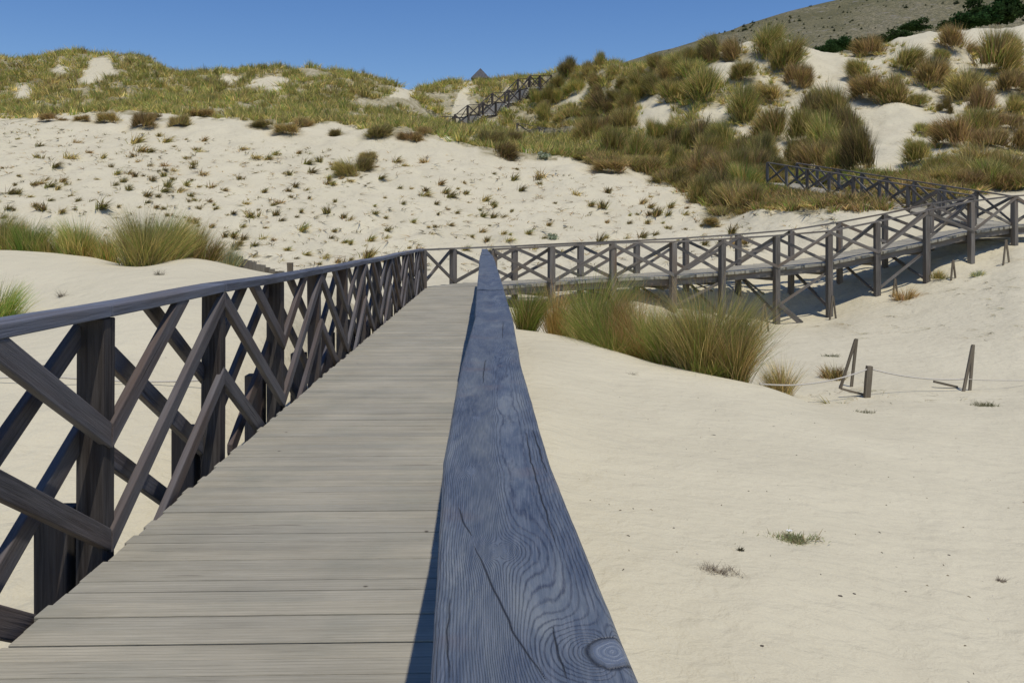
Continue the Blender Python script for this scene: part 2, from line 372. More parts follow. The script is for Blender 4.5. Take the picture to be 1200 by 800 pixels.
def sand_mat():
    s = NT('pale_dune_sand')
    geo = s.n('NewGeometry').outputs['Position']
    c = s.ramp(s.noise(geo, .35, 5, .6), [(.3, G(.575,.525,.375)), (.7, G(.655,.60,.430))])
    fine = s.noise(geo, 70, 3, .7)
    c = s.mix(1.0, c, s.ramp(fine, [(.3, grey(.93)), (.7, grey(1.05))]), 'MULTIPLY')
    y = s.n('SeparateXYZ', {0: geo}).outputs['Y']
    # the trodden valley and the far slope carry fine litter and darker damp crust
    farm = s.n('MapRange', {'Value': y, 'From Min': 15.0, 'From Max': 24.0}).outputs[0]
    lit = s.ramp(s.noise(geo, 5.5, 6, .72), [(.52, grey(0)), (.66, grey(1))])
    lit2 = s.ramp(s.noise(geo, 1.2, 3, .6), [(.38, grey(0.1)), (.62, grey(1))])
    f = s.math('MULTIPLY', s.math('MULTIPLY', lit, lit2), s.math('MULTIPLY', farm, .42))
    c = s.mix(f, c, G(.30,.255,.17))
    peb = s.n('TexVoronoi', {'Vector': geo, 'Scale': 2.6, 'Randomness': 1.0})
    pb = s.ramp(peb.outputs['Distance'], [(.012, grey(.8)), (.03, grey(0))])
    c = s.mix(pb, c, G(.14,.11,.08))
    veg = s.n('Attribute', attribute_name='veg').outputs['Fac']
    vg = s.math('MULTIPLY', veg, s.ramp(s.noise(geo, 1.6, 5, .7), [(.30, grey(.95)), (.62, grey(.35))]))
    c = s.mix(vg, c, s.ramp(s.noise(geo, 2.6, 4, .7), [(.35, G(.13,.12,.05)), (.65, G(.27,.22,.11))]))
    ft = s.n('TexVoronoi', {'Vector': s.n('Mapping', {'Vector': geo, 'Scale': (1.0, 1.5, 1.0)}).outputs[0], 'Scale': 2.1, 'Smoothness': .35, 'Randomness': 1.0}, feature='SMOOTH_F1').outputs['Distance']
    ftm = s.ramp(ft, [(.05, grey(0)), (.22, grey(1))])
    fto = s.ramp(s.noise(geo, .5, 3, .6), [(.42, grey(0)), (.6, grey(1))])
    big = s.noise(geo, .9, 4, .6)
    dim = s.noise(geo, 4.5, 4, .6, .4)
    rip = s.noise(s.n('Mapping', {'Vector': geo, 'Scale': (3.0, 9.0, 3.0), 'Rotation': (0,0,.5)}).outputs[0], 1.0, 3, .5)
    lump = s.n('TexVoronoi', {'Vector': geo, 'Scale': 3.1, 'Smoothness': .6}, feature='SMOOTH_F1').outputs['Distance']
    h = s.math('ADD', s.math('MULTIPLY', big, .8), s.math('MULTIPLY', dim, .36))
    h = s.math('ADD', h, s.math('MULTIPLY', rip, .04))
    h = s.math('ADD', h, s.math('MULTIPLY', lump, .16))
    h = s.math('ADD', h, s.math('MULTIPLY', s.math('MULTIPLY', ftm, fto), .10))
    h = s.math('ADD', h, s.math('MULTIPLY', fine, .012))
    return s.done(c, .95, h, .75, .16, .12)
M['sand'] = sand_mat()

def blade_mat(name, trans=.42):
    s = NT(name)
    a = s.n('Attribute', attribute_name='tint').outputs['Color']
    rnd = s.n('ObjectInfo').outputs['Random']
    hs = s.n('HueSaturation', {'Color': a, 'Hue': s.math('MULTIPLY_ADD', rnd, .03, .485), 'Value': s.math('MULTIPLY_ADD', rnd, .3, .93)}).outputs[0]
    d = s.n('BsdfDiffuse', {'Color': hs}); t = s.n('BsdfTranslucent', {'Color': hs})
    m = s.n('MixShader', {0: trans, 1: d.outputs[0], 2: t.outputs[0]})
    s.t.links.new(m.outputs[0], s.out.inputs[0])
    return s.m
M['blade'] = blade_mat('marram_blades')

def simple(name, c1, c2, sc=8, rough=.9, bs=.4, bd=.02):
    s = NT(name); geo = s.n('NewGeometry').outputs['Position']
    n_ = s.noise(geo, sc, 5, .65)
    return s.done(s.ramp(n_, [(.35, c1), (.65, c2)]), rough, n_, bs, bd, .2)
M['rope'] = simple('pale_rope', G(.5,.46,.38), G(.62,.58,.50), 60)
M['slate'] = simple('grey_shingle_roof', G(.075,.075,.08), G(.13,.128,.13), 5)
M['hutwall'] = simple('hut_boards', G(.05,.043,.038), G(.09,.078,.066), 6)
M['tread'] = simple('pale_step_timber', G(.40,.37,.31), G(.62,.58,.49), 6)
M['petal'] = simple('white_petals', G(.8,.8,.78), G(.85,.85,.83), 40)
M['shell'] = simple('dark_pebble', G(.06,.05,.04), G(.12,.10,.08), 30)

def hill_mat():
    s = NT('dry_scrub_hillside')
    geo = s.n('NewGeometry').outputs['Position']
    c = s.ramp(s.noise(geo, .02, 6, .65), [(.35, G(.175,.158,.080)), (.5, G(.25,.222,.125)), (.68, G(.31,.272,.175))])
    sp = s.ramp(s.noise(geo, .45, 6, .8), [(.44, grey(0)), (.54, grey(1))])
    c = s.mix(s.math('MULTIPLY', sp, .75), c, G(.095,.098,.058))
    rock = s.ramp(s.noise(s.n('Mapping', {'Vector': geo, 'Scale': (1,1,2.5), 'Location': (50,0,0)}).outputs[0], .10, 6, .75), [(.56, grey(0)), (.66, grey(.65))])
    c = s.mix(rock, c, G(.33,.30,.26))
    return s.done(c, .95, s.noise(geo, .22, 5, .75), .8, 3.0, .1)
M['hill'] = hill_mat()

# ------------------------------------------------------------------ ground sheet
def ground_sheet():
    def axis(n0, lim, step, growth):
        v = [0.0]; st = step
        while v[-1] < lim:
            v.append(v[-1]+st)
            if v[-1] > n0: st *= growth
        return np.array(v)
    xp = axis(7, 70, .11, 1.004); xp = np.concatenate([xp, xp[-1]+np.cumsum(.5*1.09**np.arange(1, 90))]); xp = xp[xp < 5000]
    xs = np.concatenate([-xp[:0:-1], xp])
    yp = [-.0]; st = .1
    while yp[-1] < 110:
        yp.append(yp[-1]+st)
        if yp[-1] > 20: st = min(st*1.006, .32)
    yp = np.array(yp); yp = np.concatenate([yp, yp[-1]+np.cumsum(.4*1.08**np.arange(1, 100))]); yp = yp[yp < 6000]
    yn = -np.cumsum(.2*1.12**np.arange(0, 60)); yn = yn[yn > -3000][::-1]
    ys = np.concatenate([yn, yp])
    X, Y = np.meshgrid(xs, ys)
    Z = H(X.ravel(), Y.ravel()).reshape(X.shape)
    far = np.hypot(X, Y) > 300
    v = np.stack([X, Y, Z], -1).reshape(-1, 3)
    ny, nx = X.shape
    idx = np.arange(nx*ny).reshape(ny, nx)
    q = np.stack([idx[:-1,:-1], idx[:-1,1:], idx[1:,1:], idx[1:,:-1]], -1).reshape(-1, 4)
    me = np_mesh('sand_ground', v, q, M['sand'], smooth=True)
    vx, vy, vz = v[:, 0], v[:, 1], v[:, 2]
    yy = np.maximum(vy, 1); uu = vx/yy*F+CX; rr_ = HY-(vz-EYE)*F/yy
    jx = fbm(vx*.5, vy*.5, 3)*16; jy = fbm(vx*.5+30, vy*.5, 3)*10
    veg = (inside(RIDGE, uu+jx, rr_+jy) & (vy > 36) & (vy < 106)).astype(float)
    for b in BARE: veg *= ~inside(b, uu+jx*.5, rr_+jy*.5)
    veg = np.where((vy >= 100) & (np.abs(vx) < 200) & (vy < 260), 1.0, veg)
    for (cx_, cy_, cr_) in DISCS:
        i0, i1 = np.searchsorted(xs, [cx_-cr_*1.6, cx_+cr_*1.6]); j0, j1 = np.searchsorted(ys, [cy_-cr_*1.6, cy_+cr_*1.6])
        d_ = np.hypot(X[j0:j1, i0:i1]-cx_, Y[j0:j1, i0:i1]-cy_)/cr_ + .5*fbm(X[j0:j1, i0:i1]*1.3, Y[j0:j1, i0:i1]*1.3, 3)
        vg_ = veg.reshape(X.shape); vg_[j0:j1, i0:i1] = np.maximum(vg_[j0:j1, i0:i1], np.clip(1.5-d_*1.3, 0, 1)); veg = vg_.ravel()
    at = me.attributes.new('veg', 'FLOAT', 'POINT'); at.data.foreach_set('value', veg.astype(np.float32))
    o = link('sand_ground', me); tag(o, 'pale sand of the dunes', kind='structure')
    del o['label']
    return o

# far hill
def hill():
    xs = np.linspace(-400, 1500, 240); ys = np.linspace(330, 1500, 140)
    X, Y = np.meshgrid(xs, ys)
    # skyline row wanted at each direction, ridge about 800 m away
    pxk = [300, 600, 700, 740, 850, 930, 1000, 1100, 1200, 1400, 2200]
    pyk = [300, 130, 88, 70, 36, 11, -6, -34, -58, -95, -120]
    u = X/Y*F+CX
    row = np.interp(u, pxk, pyk)
    crest = EYE+(HY-row)*800/F
    t = np.clip((Y-330)/470, 0, 1); prof = t**1.1
    back = np.clip((Y-800)/700, 0, 1)
    Z = 2+(crest-2)*prof*(1-back*.8) + fbm(X*.012, Y*.012, 5)*14*prof*np.clip(1.15-t, .1, 1)
    Z += fbm(X*.08, Y*.08, 3)*1.6
    v = np.stack([X, Y, Z], -1).reshape(-1, 3); ny, nx = X.shape
    idx = np.arange(nx*ny).reshape(ny, nx)
    q = np.stack([idx[:-1,:-1], idx[:-1,1:], idx[1:,1:], idx[1:,:-1]], -1).reshape(-1, 4)
    o = link('hill', np_mesh('hill', v, q, M['hill'], smooth=True)); tag(o, kind='structure')
    return X, Y, Z
HX, HYY, HZ = hill()

# ------------------------------------------------------------------ grass
OLIVE = np.array([.34,.315,.090]); GREEN = np.array([.25,.36,.075]); STRAW = np.array([.74,.56,.23])
BROWN = np.array([.38,.26,.13]); DARK = np.array([.16,.145,.066]); RUST = np.array([.52,.29,.12])
PALS = {
 'olive': ([OLIVE, GREEN, STRAW, BROWN, DARK], [.36,.12,.24,.14,.14]),
 'green': ([OLIVE, GREEN, STRAW, DARK], [.30,.45,.15,.10]),
 'dry':   ([STRAW, OLIVE, RUST, BROWN, GREEN], [.36,.28,.06,.06,.24]),
 'brown': ([BROWN, OLIVE, STRAW, DARK], [.34,.30,.22,.14]),
 'dark':  ([DARK, OLIVE, BROWN, STRAW], [.42,.28,.22,.08]),
 'pale':  ([np.array([.40,.42,.28]), np.array([.30,.33,.17]), STRAW], [.45,.35,.2]),
 'gold':  ([STRAW, RUST, np.array([.42,.30,.10]), OLIVE], [.42,.22,.22,.14]),
}
def blades(base, hgt, az, lean, curve, width, col, seg=3, rng=RNG):
    """ribbons: base (N,3), heights, azimuth, lean at foot (rad), extra bend (rad)"""
    n = len(base); V = np.zeros((n, seg+1, 2, 3))
    p = base.copy(); a = rng.uniform(0, math.pi, n)
    side = np.stack([np.cos(a), np.sin(a), np.zeros(n)], -1)
    ang = lean.copy()
    for k in range(seg+1):
        t = k/seg; w = width*(1-t)**.7*.5 + width*.04
        V[:, k, 0] = p - side*w[:, None]; V[:, k, 1] = p + side*w[:, None]
        d = np.stack([np.sin(ang)*np.cos(az), np.sin(ang)*np.sin(az), np.cos(ang)], -1)
        p = p + d*(hgt/seg)[:, None]
        ang = ang + curve/seg
    idx = np.arange(n*(seg+1)*2).reshape(n, seg+1, 2)
    q = np.stack([idx[:, :-1, 0], idx[:, :-1, 1], idx[:, 1:, 1], idx[:, 1:, 0]], -1).reshape(-1, 4)
    T = np.repeat(col[:, None, :], (seg+1)*2, 1).reshape(-1, 3)
    return V.reshape(-1, 3), q, T

def clump_arrays(n, rad, hgt, pal, width, seg=3, spread=.75, wind=(.25, .1), rng=RNG, flat=1.0, mound=0.0):
    cols, pr = PALS[pal]; cols = np.array(cols)
    r = rad*np.abs(rng.normal(0, .45, n)); r = np.minimum(r, rad*1.05); th = rng.uniform(0, 2*math.pi, n)
    # a few denser tussocks inside the clump
    nt = max(3, int(rad*5)) if rad > .5 else (3 if n > 300 else 1); tc = rng.normal(0, rad*.45, (nt, 2)); own = rng.integers(0, nt, n)
    base = np.stack([r*np.cos(th), r*np.sin(th)*flat, np.zeros(n)], -1)
    base[:, :2] = base[:, :2]*.5 + tc[own]*np.array([1, flat])*.75
    rr = np.hypot(base[:, 0], base[:, 1])
    az = np.arctan2(base[:, 1], base[:, 0]) + rng.normal(0, .7, n)
    lean = np.clip(rr/max(rad, .01)*spread*.6 + np.abs(rng.normal(0, .17, n)), 0, 1.2)
    lx = np.cos(az)*lean+wind[0]*rng.uniform(.3, 1.2, n); ly = np.sin(az)*lean+wind[1]*rng.uniform(.3, 1.2, n)
    az = np.arctan2(ly, lx); lean = np.hypot(lx, ly)
    h = hgt*rng.uniform(.45, 1.1, n)*(1-.35*np.clip(rr/rad, 0, 1))
    tuss = rng.uniform(.75, 1.15, nt); h = h*tuss[own]
    curve = rng.uniform(.1, .95, n)
    tk = rng.random(nt)
    pick = rng.choice(len(cols), n, p=pr)
    col = cols[pick]*rng.uniform(.75, 1.25, (n, 1))*(.85+.3*tk[own])[:, None]
    base[:, 2] = -.05*hgt + mound*hgt*np.clip(1-(rr/(rad*.95))**2, 0, 1)
    return blades(base, h, az, lean, curve, np.full(n, width)*rng.uniform(.6, 1.3, n), col, seg, rng)

def clump_mesh(name, *a, **k):
    v, q, t = clump_arrays(*a, **k); return np_mesh(name, v, q, M['blade'], t)

# low-detail library, unit height, radius ~.6
LIB = {}
for pal in ('olive', 'dry', 'brown', 'dark', 'green'):
    LIB[pal] = [clump_mesh('marram_clump', 2800, .72, .72, pal, .017, 2, spread=1.35, mound=.50) for k in range(3)]
TUFT = [clump_mesh('grass_tuft', 95, .24, .50, p, .028, 2, spread=1.1, wind=(.55,.1)) for p in ('dark','dark','brown','dark','olive','brown')]
SPRAWL = [clump_mesh('grass_tuft', 90, .45, .35, p, .026, 2, spread=2.0, wind=(.3,.0)) for p in ('brown','dark','olive')]

def settle(o, x, y, f=.75, d=.5):
    """lean a plant with the slope it grows on"""
    nx_ = -(h1(x+d, y)-h1(x-d, y))/(2*d)*f; ny_ = -(h1(x, y+d)-h1(x, y-d))/(2*d)*f
    q = Vector((0,0,1)).rotation_difference(Vector((nx_, ny_, 1)).normalized())
    from mathutils import Euler
    o.rotation_euler = (q @ Euler((0,0,o.rotation_euler[2])).to_quaternion()).to_euler()
DISCS = []
def stand(me, name, px, py, wpx, hpx, label, cat, group, y=None, sink=.06, kz=None):
    """put a library clump where the ground shows at px,py, wpx wide and hpx tall in the photo"""
    g = ground(px, py) if y is None else along(px, y)
    if g is None: return None
    m = g[1]/F
    o = link(name, me, (g[0], g[1], g[2]-max(sink, .13*hpx*m)), random.uniform(0, 6.28), (wpx*m/1.45, wpx*m/1.45, hpx*m/.85))
    settle(o, g[0], g[1], d=max(.3, wpx*m*.5)); tag(o, label, cat, group)
    DISCS.append((g[0], g[1], wpx*m*.5))
    return o

# ---------- foreground grass right of the boardwalk (photo order left to right)
FG = [ # px, Y, width px, height px, n, palette, label
 (617, 20.0, 36, 50, 1100, 'green', 'bright green grass clump right beside the handrail end, leftmost of the row'),
 (651, 20.2, 34, 66, 900, 'gold', 'tall thin golden grass clump between bright green clump and darker green clump'),
 (690, 19.6, 62, 78, 1900, 'green', 'upright dark green marram clump left of the middle of the row by the walkway'),
 (735, 18.9, 84, 78, 2400, 'green', 'straw tipped green marram clump leaning over the sand in the middle of the row'),
 (752, 18.7, 60, 76, 1700, 'gold', 'thin golden clump between the green middle clump and the tall straw one'),
 (775, 18.2, 80, 78, 2300, 'dry', 'tall straw coloured marram clump in front of the crossed railing, right of the middle'),
 (800, 17.3, 76, 62, 1700, 'green', 'low green marram clump on the sand crest under the taller straw clump'),
 (834, 16.9, 88, 90, 3200, 'olive', 'large brownish olive marram clump at the right end of the row'),
 (862, 16.4, 50, 62, 1300, 'olive', 'olive marram clump drooping down the crest at the right foot of the large brownish clump'),
]
for px, Y, w, hp, n, pal, lab in FG:
    m = Y/F
    me = clump_mesh('marram_clump', int(n*1.7), w*m*.55, hp*m*1.36, pal, .0085, 4, spread=.8, wind=(.12, 0))
    g = along(px, Y); o = link('marram_clump', me, (g[0], g[1], g[2]-.03)); tag(o, lab, 'grass clump', 'marram clumps right of the boardwalk')
me = clump_mesh('marram_clump', 1100, .36, .92, 'brown', .008, 4, spread=1.2, wind=(.05, 0))
g = along(919, 17.8); o = link('marram_clump', me, tuple(g-[0,0,.03])); tag(o, 'small separate brownish clump standing alone right of the large row', 'grass clump', 'marram clumps right of the boardwalk')

# ---------- left dune grass
LG = [
 (-12, 18.3, 70, 52, 1300, 'olive', 'olive grass clump cut by the left picture edge on the near left dune'),
 (8, 18.1, 60, 48, 1300, 'olive', 'straw flecked grass clump second from the left picture edge on the left dune'),
 (34, 18.0, 60, 44, 1200, 'green', 'green grass clump third from the left picture edge on the left dune crest'),
 (66, 18.0, 56, 40, 1100, 'olive', 'olive grass clump with pale seed heads on the left dune crest'),
 (98, 17.9, 56, 54, 1500, 'dry', 'straw tipped grass clump in the middle of the left dune crest'),
 (128, 17.8, 44, 40, 900, 'dry', 'low reddish based grass clump just left of the biggest clump on the left dune'),
 (172, 16.6, 76, 80, 3200, 'olive', 'biggest and darkest grass clump standing forward on the left dune'),
 (200, 17.3, 60, 60, 1500, 'green', 'green grass clump against the right side of the biggest left clump'),
 (226, 17.8, 60, 46, 1000, 'olive', 'sparse green and straw clump right of the biggest left clump'),
 (262, 18.4, 46, 28, 500, 'pale', 'low pale yellow grass clump beside the half buried board fence'),
]
for px, Y, w, hp, n, pal, lab in LG:
    m = Y/F
    me = clump_mesh('marram_clump', int(n*1.6), w*m*.54, hp*m*1.08, pal, .008, 4, spread=.75, wind=(.1, 0))
    g = along(px, Y); o = link('marram_clump', me, (g[0], g[1], g[2]-.03)); tag(o, lab, 'grass clump', 'grass clumps on the near left dune')
me = clump_mesh('marram_clump', 1900, .36, .72, 'green', .007, 4, spread=1.1, wind=(.1, 0))
g = along(-4, 12.6); o = link('marram_clump', me, tuple(g-[0,0,.03])); tag(o, 'bright green grass clump low at the left picture edge above the handrail', 'grass clump')

# ---------- clumps on the right hand dunes: (px, foot row, width, height, palette)
Q = lambda x, y, w, h, p: (x/3+800, y/3, w/3, h/3, p)
RD = [Q(90,345,150,120,'olive'), Q(30,290,110,90,'olive'), Q(220,275,90,66,'olive'), Q(400,300,90,90,'brown'), Q(370,235,120,110,'olive'),
 Q(300,180,130,90,'olive'), Q(310,350,120,70,'brown'), Q(215,415,130,115,'olive'), Q(330,485,130,125,'olive'), Q(60,520,130,130,'dark'),
 Q(150,520,110,100,'olive'), Q(260,560,120,90,'olive'), Q(510,375,110,105,'dark'), Q(455,420,120,90,'dark'), Q(545,440,110,120,'olive'), Q(590,500,110,130,'dark'),
 Q(630,600,110,160,'dark'), Q(570,590,120,130,'olive'), Q(500,520,140,110,'olive'), Q(420,500,110,110,'olive'), Q(470,600,140,110,'brown'), Q(390,580,110,90,'olive'), Q(545,600,110,80,'olive'),
 Q(650,195,100,80,'brown'), Q(625,270,90,70,'olive'), Q(660,340,120,100,'brown'), Q(730,355,120,100,'olive'), Q(828,374,66,46,'olive'), Q(780,245,120,90,'olive'),
 Q(860,295,120,110,'brown'), Q(900,275,90,60,'olive'), Q(925,390,46,56,'dark'), Q(840,472,76,44,'olive'), Q(1000,335,140,105,'brown'), Q(1050,400,100,110,'brown'),
 Q(1060,465,100,90,'olive'), Q(960,505,140,115,'brown'), Q(1010,470,110,90,'olive'), Q(830,572,110,90,'olive'), Q(950,170,100,90,'brown'), Q(1085,255,150,160,'olive'), Q(1140,200,90,90,'dry'),
 Q(1170,322,120,85,'brown'), Q(1155,392,84,66,'olive'), Q(1140,455,90,64,'brown'), Q(1190,520,90,100,'brown'), Q(1050,600,150,110,'brown'), Q(880,620,120,80,'olive'),
 Q(1130,640,130,110,'olive'), Q(990,630,130,110,'brown'), Q(940,620,110,90,'dry'), Q(1080,520,120,80,'brown'), Q(1060,650,140,90,'olive'), Q(1180,640,120,110,'brown'), Q(905,205,60,30,'olive'),
 Q(200,740,150,110,'brown'), Q(130,700,140,120,'dark'), Q(60,620,140,110,'brown'), Q(278,640,90,70,'olive'), Q(330,655,80,50,'brown'), Q(900,640,130,70,'brown'), Q(960,652,130,60,'olive'), Q(1020,655,120,70,'brown'), Q(1090,655,120,60,'dark'), Q(1150,660,130,70,'brown'), Q(1195,665,110,70,'olive'), Q(260,720,110,80,'olive'), Q(40,170,120,80,'olive'), Q(130,190,110,90,'dark'), Q(190,210,90,90,'brown')]
SPECIAL = {
 12: 'dark clump at the very top of the triangular grassy hummock between sand chutes',
 27: 'small olive clump alone, left of a tiny dark upright one below the saddle',
 31: 'tiny dark upright clump alone on the bare sand right of the main sand chute',
 32: 'low flat olive clump alone at the right edge of the main sand chute',
 40: 'tallest pointed olive clump on the skyline near the right picture edge',
 3: 'brown rounded clump hanging below the ridge just left of the sand saddle',
 39: 'round brown clump on the skyline of the sand saddle in front of the far hillside',
}
for k, (px, py, w, hp, pal) in enumerate(RD):
    stand(random.choice(LIB[pal]), 'marram_clump', px, py, w*(1.3 if 12 <= k <= 22 else 1.32), hp*(1.15 if 12 <= k <= 22 else 1.0),
          SPECIAL.get(k, 'rounded olive brown marram clump among many on the steep right hand dunes'), 'grass clump', 'marram clumps on the right dunes')

def inside(poly, x, y):
    poly = np.array(poly, float); c = np.zeros(len(x), bool); j = len(poly)-1
    for i in range(len(poly)):
        xi, yi = poly[i]; xj, yj = poly[j]
        m = ((yi > y) != (yj > y)) & (x < (xj-xi)*(y-yi)/(yj-yi+1e-12)+xi); c ^= m; j = i
    return c
def near_path(x, y, d=1.6):
    m = np.zeros(len(x), bool)
    for P, hw, cl in CARVE:
        for a, b in zip(P[:-1], P[1:]):
            dd = b[:2]-a[:2]; t = np.clip(((x-a[0])*dd[0]+(y-a[1])*dd[1])/(dd**2).sum(), 0, 1)
            m |= np.hypot(x-a[0]-t*dd[0], y-a[1]-t*dd[1]) < d
    return m

BARE = [[(92,100),(104,68),(135,66),(134,88),(112,100)], [(15,116),(30,96),(44,104),(34,118)], [(526,140),(536,118),(544,92),(556,96),(548,128),(546,146)], [(795,98),(812,80),(850,70),(882,84),(872,102),(832,94),(812,114)], [(818,130),(848,114),(858,140),(832,152)], [(924,128),(938,134),(917,192),(901,192)], [(700,120),(712,104),(724,108),(716,128)], [(862,150),(880,140),(888,158),(868,166)], [(947,63),(987,63),(1000,87),(1013,117),(1040,123),(1067,123),(1090,133),(1067,147),(1057,173),(1066,198),(1030,203),(1013,150),(987,110),(967,90),(943,87)], [(942,110),(933,110),(903,187),(913,187),(937,133)],
        [(60,84),(70,72),(82,82),(70,92)], [(290,98),(318,86),(345,94),(320,108)], [(455,112),(470,98),(495,100),(480,116)], [(255,95),(270,84),(285,92),(270,102)],
        [(660,118),(676,108),(684,92),(696,98),(690,116),(670,126)], [(745,150),(752,118),(775,108),(792,124),(782,146),(762,156)]]
# the thick grass face between the stairs and the right dunes, single clumps one can tell apart
FACE = [(640,92),(700,78),(760,72),(800,66),(835,52),(850,60),(800,100),(790,140),(815,165),(880,180),(920,195),(880,235),(830,240),(790,215),(745,195),(700,172),(650,150),(620,130)]
n_face = 0; placed = []
tries = 0
while n_face < 68 and tries < 6000:
    tries += 1
    px = random.uniform(610, 930); py = random.uniform(55, 245)
    if not inside(FACE, np.array([px]), np.array([py]))[0]: continue
    if any(abs(px-a) < 14 and abs(py-b) < 9 for a, b in placed): continue
    if any(inside(b_, np.array([px]), np.array([py-6]))[0] for b_ in BARE): continue
    g = ground(px, py)
    if g is None or near_path(g[:1], g[1:2], 1.9)[0]: continue
    placed.append((px, py)); m = g[1]/F
    w = random.uniform(22, 38)*75/g[1]; hp = random.uniform(17, 28)*75/g[1]
    pal = random.choice(['olive','olive','brown','dark','dry'])
    o = link('marram_clump', random.choice(LIB[pal]), (g[0], g[1], g[2]-.3), random.uniform(0, 6.28), (w*m/1.3, w*m/1.3, hp*m/.8))
    settle(o, g[0], g[1], d=1.0)
    tag(o, 'olive brown marram clump in the thick grass between the stairs and the sand chutes', 'grass clump', 'marram clumps on the thick grass face')
    n_face += 1

# brown overhanging clumps on the lip of the ridge
LIP = [(60,141,16,12),(96,142,14,10),(128,143,18,18),(170,149,20,26),(190,140,20,14),(210,149,18,22),(240,136,22,12),(318,148,24,14),(338,156,22,18),(352,150,20,16),(395,158,16,14),
 (444,160,26,20),(480,165,22,16),(500,158,18,12),(583,182,30,32),(572,170,26,26),(598,168,20,20),(686,188,22,14),(700,196,26,20),(716,200,30,22),(740,196,28,20),(762,200,30,24),(790,214,28,26),
 (410,206,22,28),(424,200,20,22),(432,188,16,14),(845,256,30,20),(830,262,18,12)]
for px, py, w, hp in LIP:
    stand(random.choice(LIB['brown']+LIB['dark']), 'marram_clump', px, py, w*1.7, hp*.8,
          *(('dark clump of the cluster of three alone high on the bare sand slope', 'grass clump', 'cluster on the bare slope') if (405 < px < 435 and py > 180) else
            ('dark clump at the lower edge of the thick grass above the raised walkway', 'grass clump', 'dark clumps above the walkway') if py > 240 else
            ('dark brown clump hanging over the sandy lip below the grassy ridge', 'grass clump', 'brown clumps along the lip of the ridge')))

# small tufts dotted over the bare slope
SLOPE = [(-10,160),(0,150),(120,160),(250,160),(330,175),(470,185),(560,195),(640,200),(720,215),(790,232),(850,262),(880,285),(800,290),(640,298),(560,300),(500,300),(420,318),(330,325),(280,305),(220,262),(100,245),(-10,262)]
spots = []; tries = 0
TL = 'small dark grass tuft among many dotted over the bare sand slope below the ridge'
while len(spots) < 285 and tries < 20000:
    tries += 1
    px = random.uniform(-5, 880); py = random.uniform(150, 326)
    if not inside(SLOPE, np.array([px]), np.array([py]))[0]: continue
    dens = (.35 + .65*min(1, max(0, (py-170)/70)))*(.45 + 2.2*max(0, float(fbm(np.array([px*.021]), np.array([py*.04+7]), 2)[0])+.18))
    if px > 520: dens *= .62
    if random.random() > dens: continue
    if any(abs(px-a) < 7 and abs(py-b) < 5 for a, b in spots): continue
    g = ground(px, py, 24)
    if g is None or near_path(g[:1], g[1:2], 2.0)[0]: continue
    spots.append((px, py)); s = random.uniform(.55, 1.35)*(.75+g[1]*.006)
    if random.random() < .12: s *= 1.5
    if py < 195: s *= 1.3
    me = random.choice(TUFT if random.random() < (.75 if py > 195 else .45) else SPRAWL)
    o = link('grass_tuft', me, (g[0], g[1], g[2]-.03), random.uniform(-.7, .7), (s*1.15, s, s*random.uniform(.7, 1.1)))
    settle(o, g[0], g[1])
    tag(o, TL, 'grass tuft', 'small tufts on the bare sand slope')

# low cover nobody could count: the grass of the ridge, and the strip before the hillside railing
RIDGE = [(-700,137),(0,140),(60,137),(130,131),(200,134),(280,140),(330,145),(400,146),(450,156),(500,156),(560,172),(600,178),(640,182),(700,188),(760,200),(830,245),(900,246),(1000,250),(1085,240),(1150,225),(1100,205),(1000,205),(930,202),
         (900,170),(870,120),(850,60),(870,20),(-700,20)]
RIGHT = [(1000,205),(1150,210),(1250,215),(1700,200),(1700,20),(850,20),(870,120),(900,170),(930,202)]
ground_sheet()
def scatter_region(n, poly, xr, yr, dens=None):
    x = RNG.uniform(*xr, n); y = RNG.uniform(*yr, n)
    z = H(x, y); u = x/y*F+CX; r = HY-(z-EYE)*F/y
    ok = inside(poly, u, r)
    for b in BARE: ok &= ~inside(b, u, r)
    ok &= ~near_path(x, y, 1.25)
    ok &= fbm(x*.22+9, y*.22+4, 3) > -.42
    return x[ok], y[ok], z[ok], u[ok], r[ok]
def cover(name, x, y, z, hh, rad, nb, width, pals, label, cat, seg=2):
    V = []; Qd = []; T = []; off = 0
    keys = list(pals); variants = [clump_arrays(nb, rad, 1.0, p, width, seg, spread=1.1, wind=(.3,.05)) for p in keys for _ in range(4)]
    for i in range(len(x)):
        # neighbours share their kind: patches of green, straw, brown
        tt = fbm(np.array([x[i]*.18+3]), np.array([y[i]*.18]), 3)[0]
        k = int(np.clip((tt*.9+.5+random.uniform(-.25,.25))*len(keys), 0, len(keys)-1))
        v, q, t = variants[k*4+random.randrange(4)]
        a = random.uniform(0, 6.28); c_, s_ = math.cos(a), math.sin(a)
        s = random.uniform(.6, 1.35); sh = hh*random.uniform(.6, 1.35)
        vv = np.empty_like(v); vv[:, 0] = (v[:, 0]*c_-v[:, 1]*s_)*s+x[i]; vv[:, 1] = (v[:, 0]*s_+v[:, 1]*c_)*s+y[i]; vv[:, 2] = v[:, 2]*sh+z[i]-.02
        V.append(vv); Qd.append(q+off); T.append(t*random.uniform(.75, 1.3)); off += len(v)
    me = np_mesh(name, np.concatenate(V), np.concatenate(Qd), M['blade'], np.concatenate(T))
    o = link(name, me); tag(o, label, cat, kind='stuff'); return o
x, y, z, u, r = scatter_region(16000, RIDGE, (-62, 24), (60, 103))
x, y, z = x[:7000], y[:7000], z[:7000]
cover('ridge_grass', x, y, z, .80, .80, 56, .052, ['brown','olive','dry','olive','brown','olive'], 'olive and straw coloured grass covering the ridge of the dunes', 'grass')
x, y, z, u, r = scatter_region(9000, RIDGE, (2, 24), (37, 62))
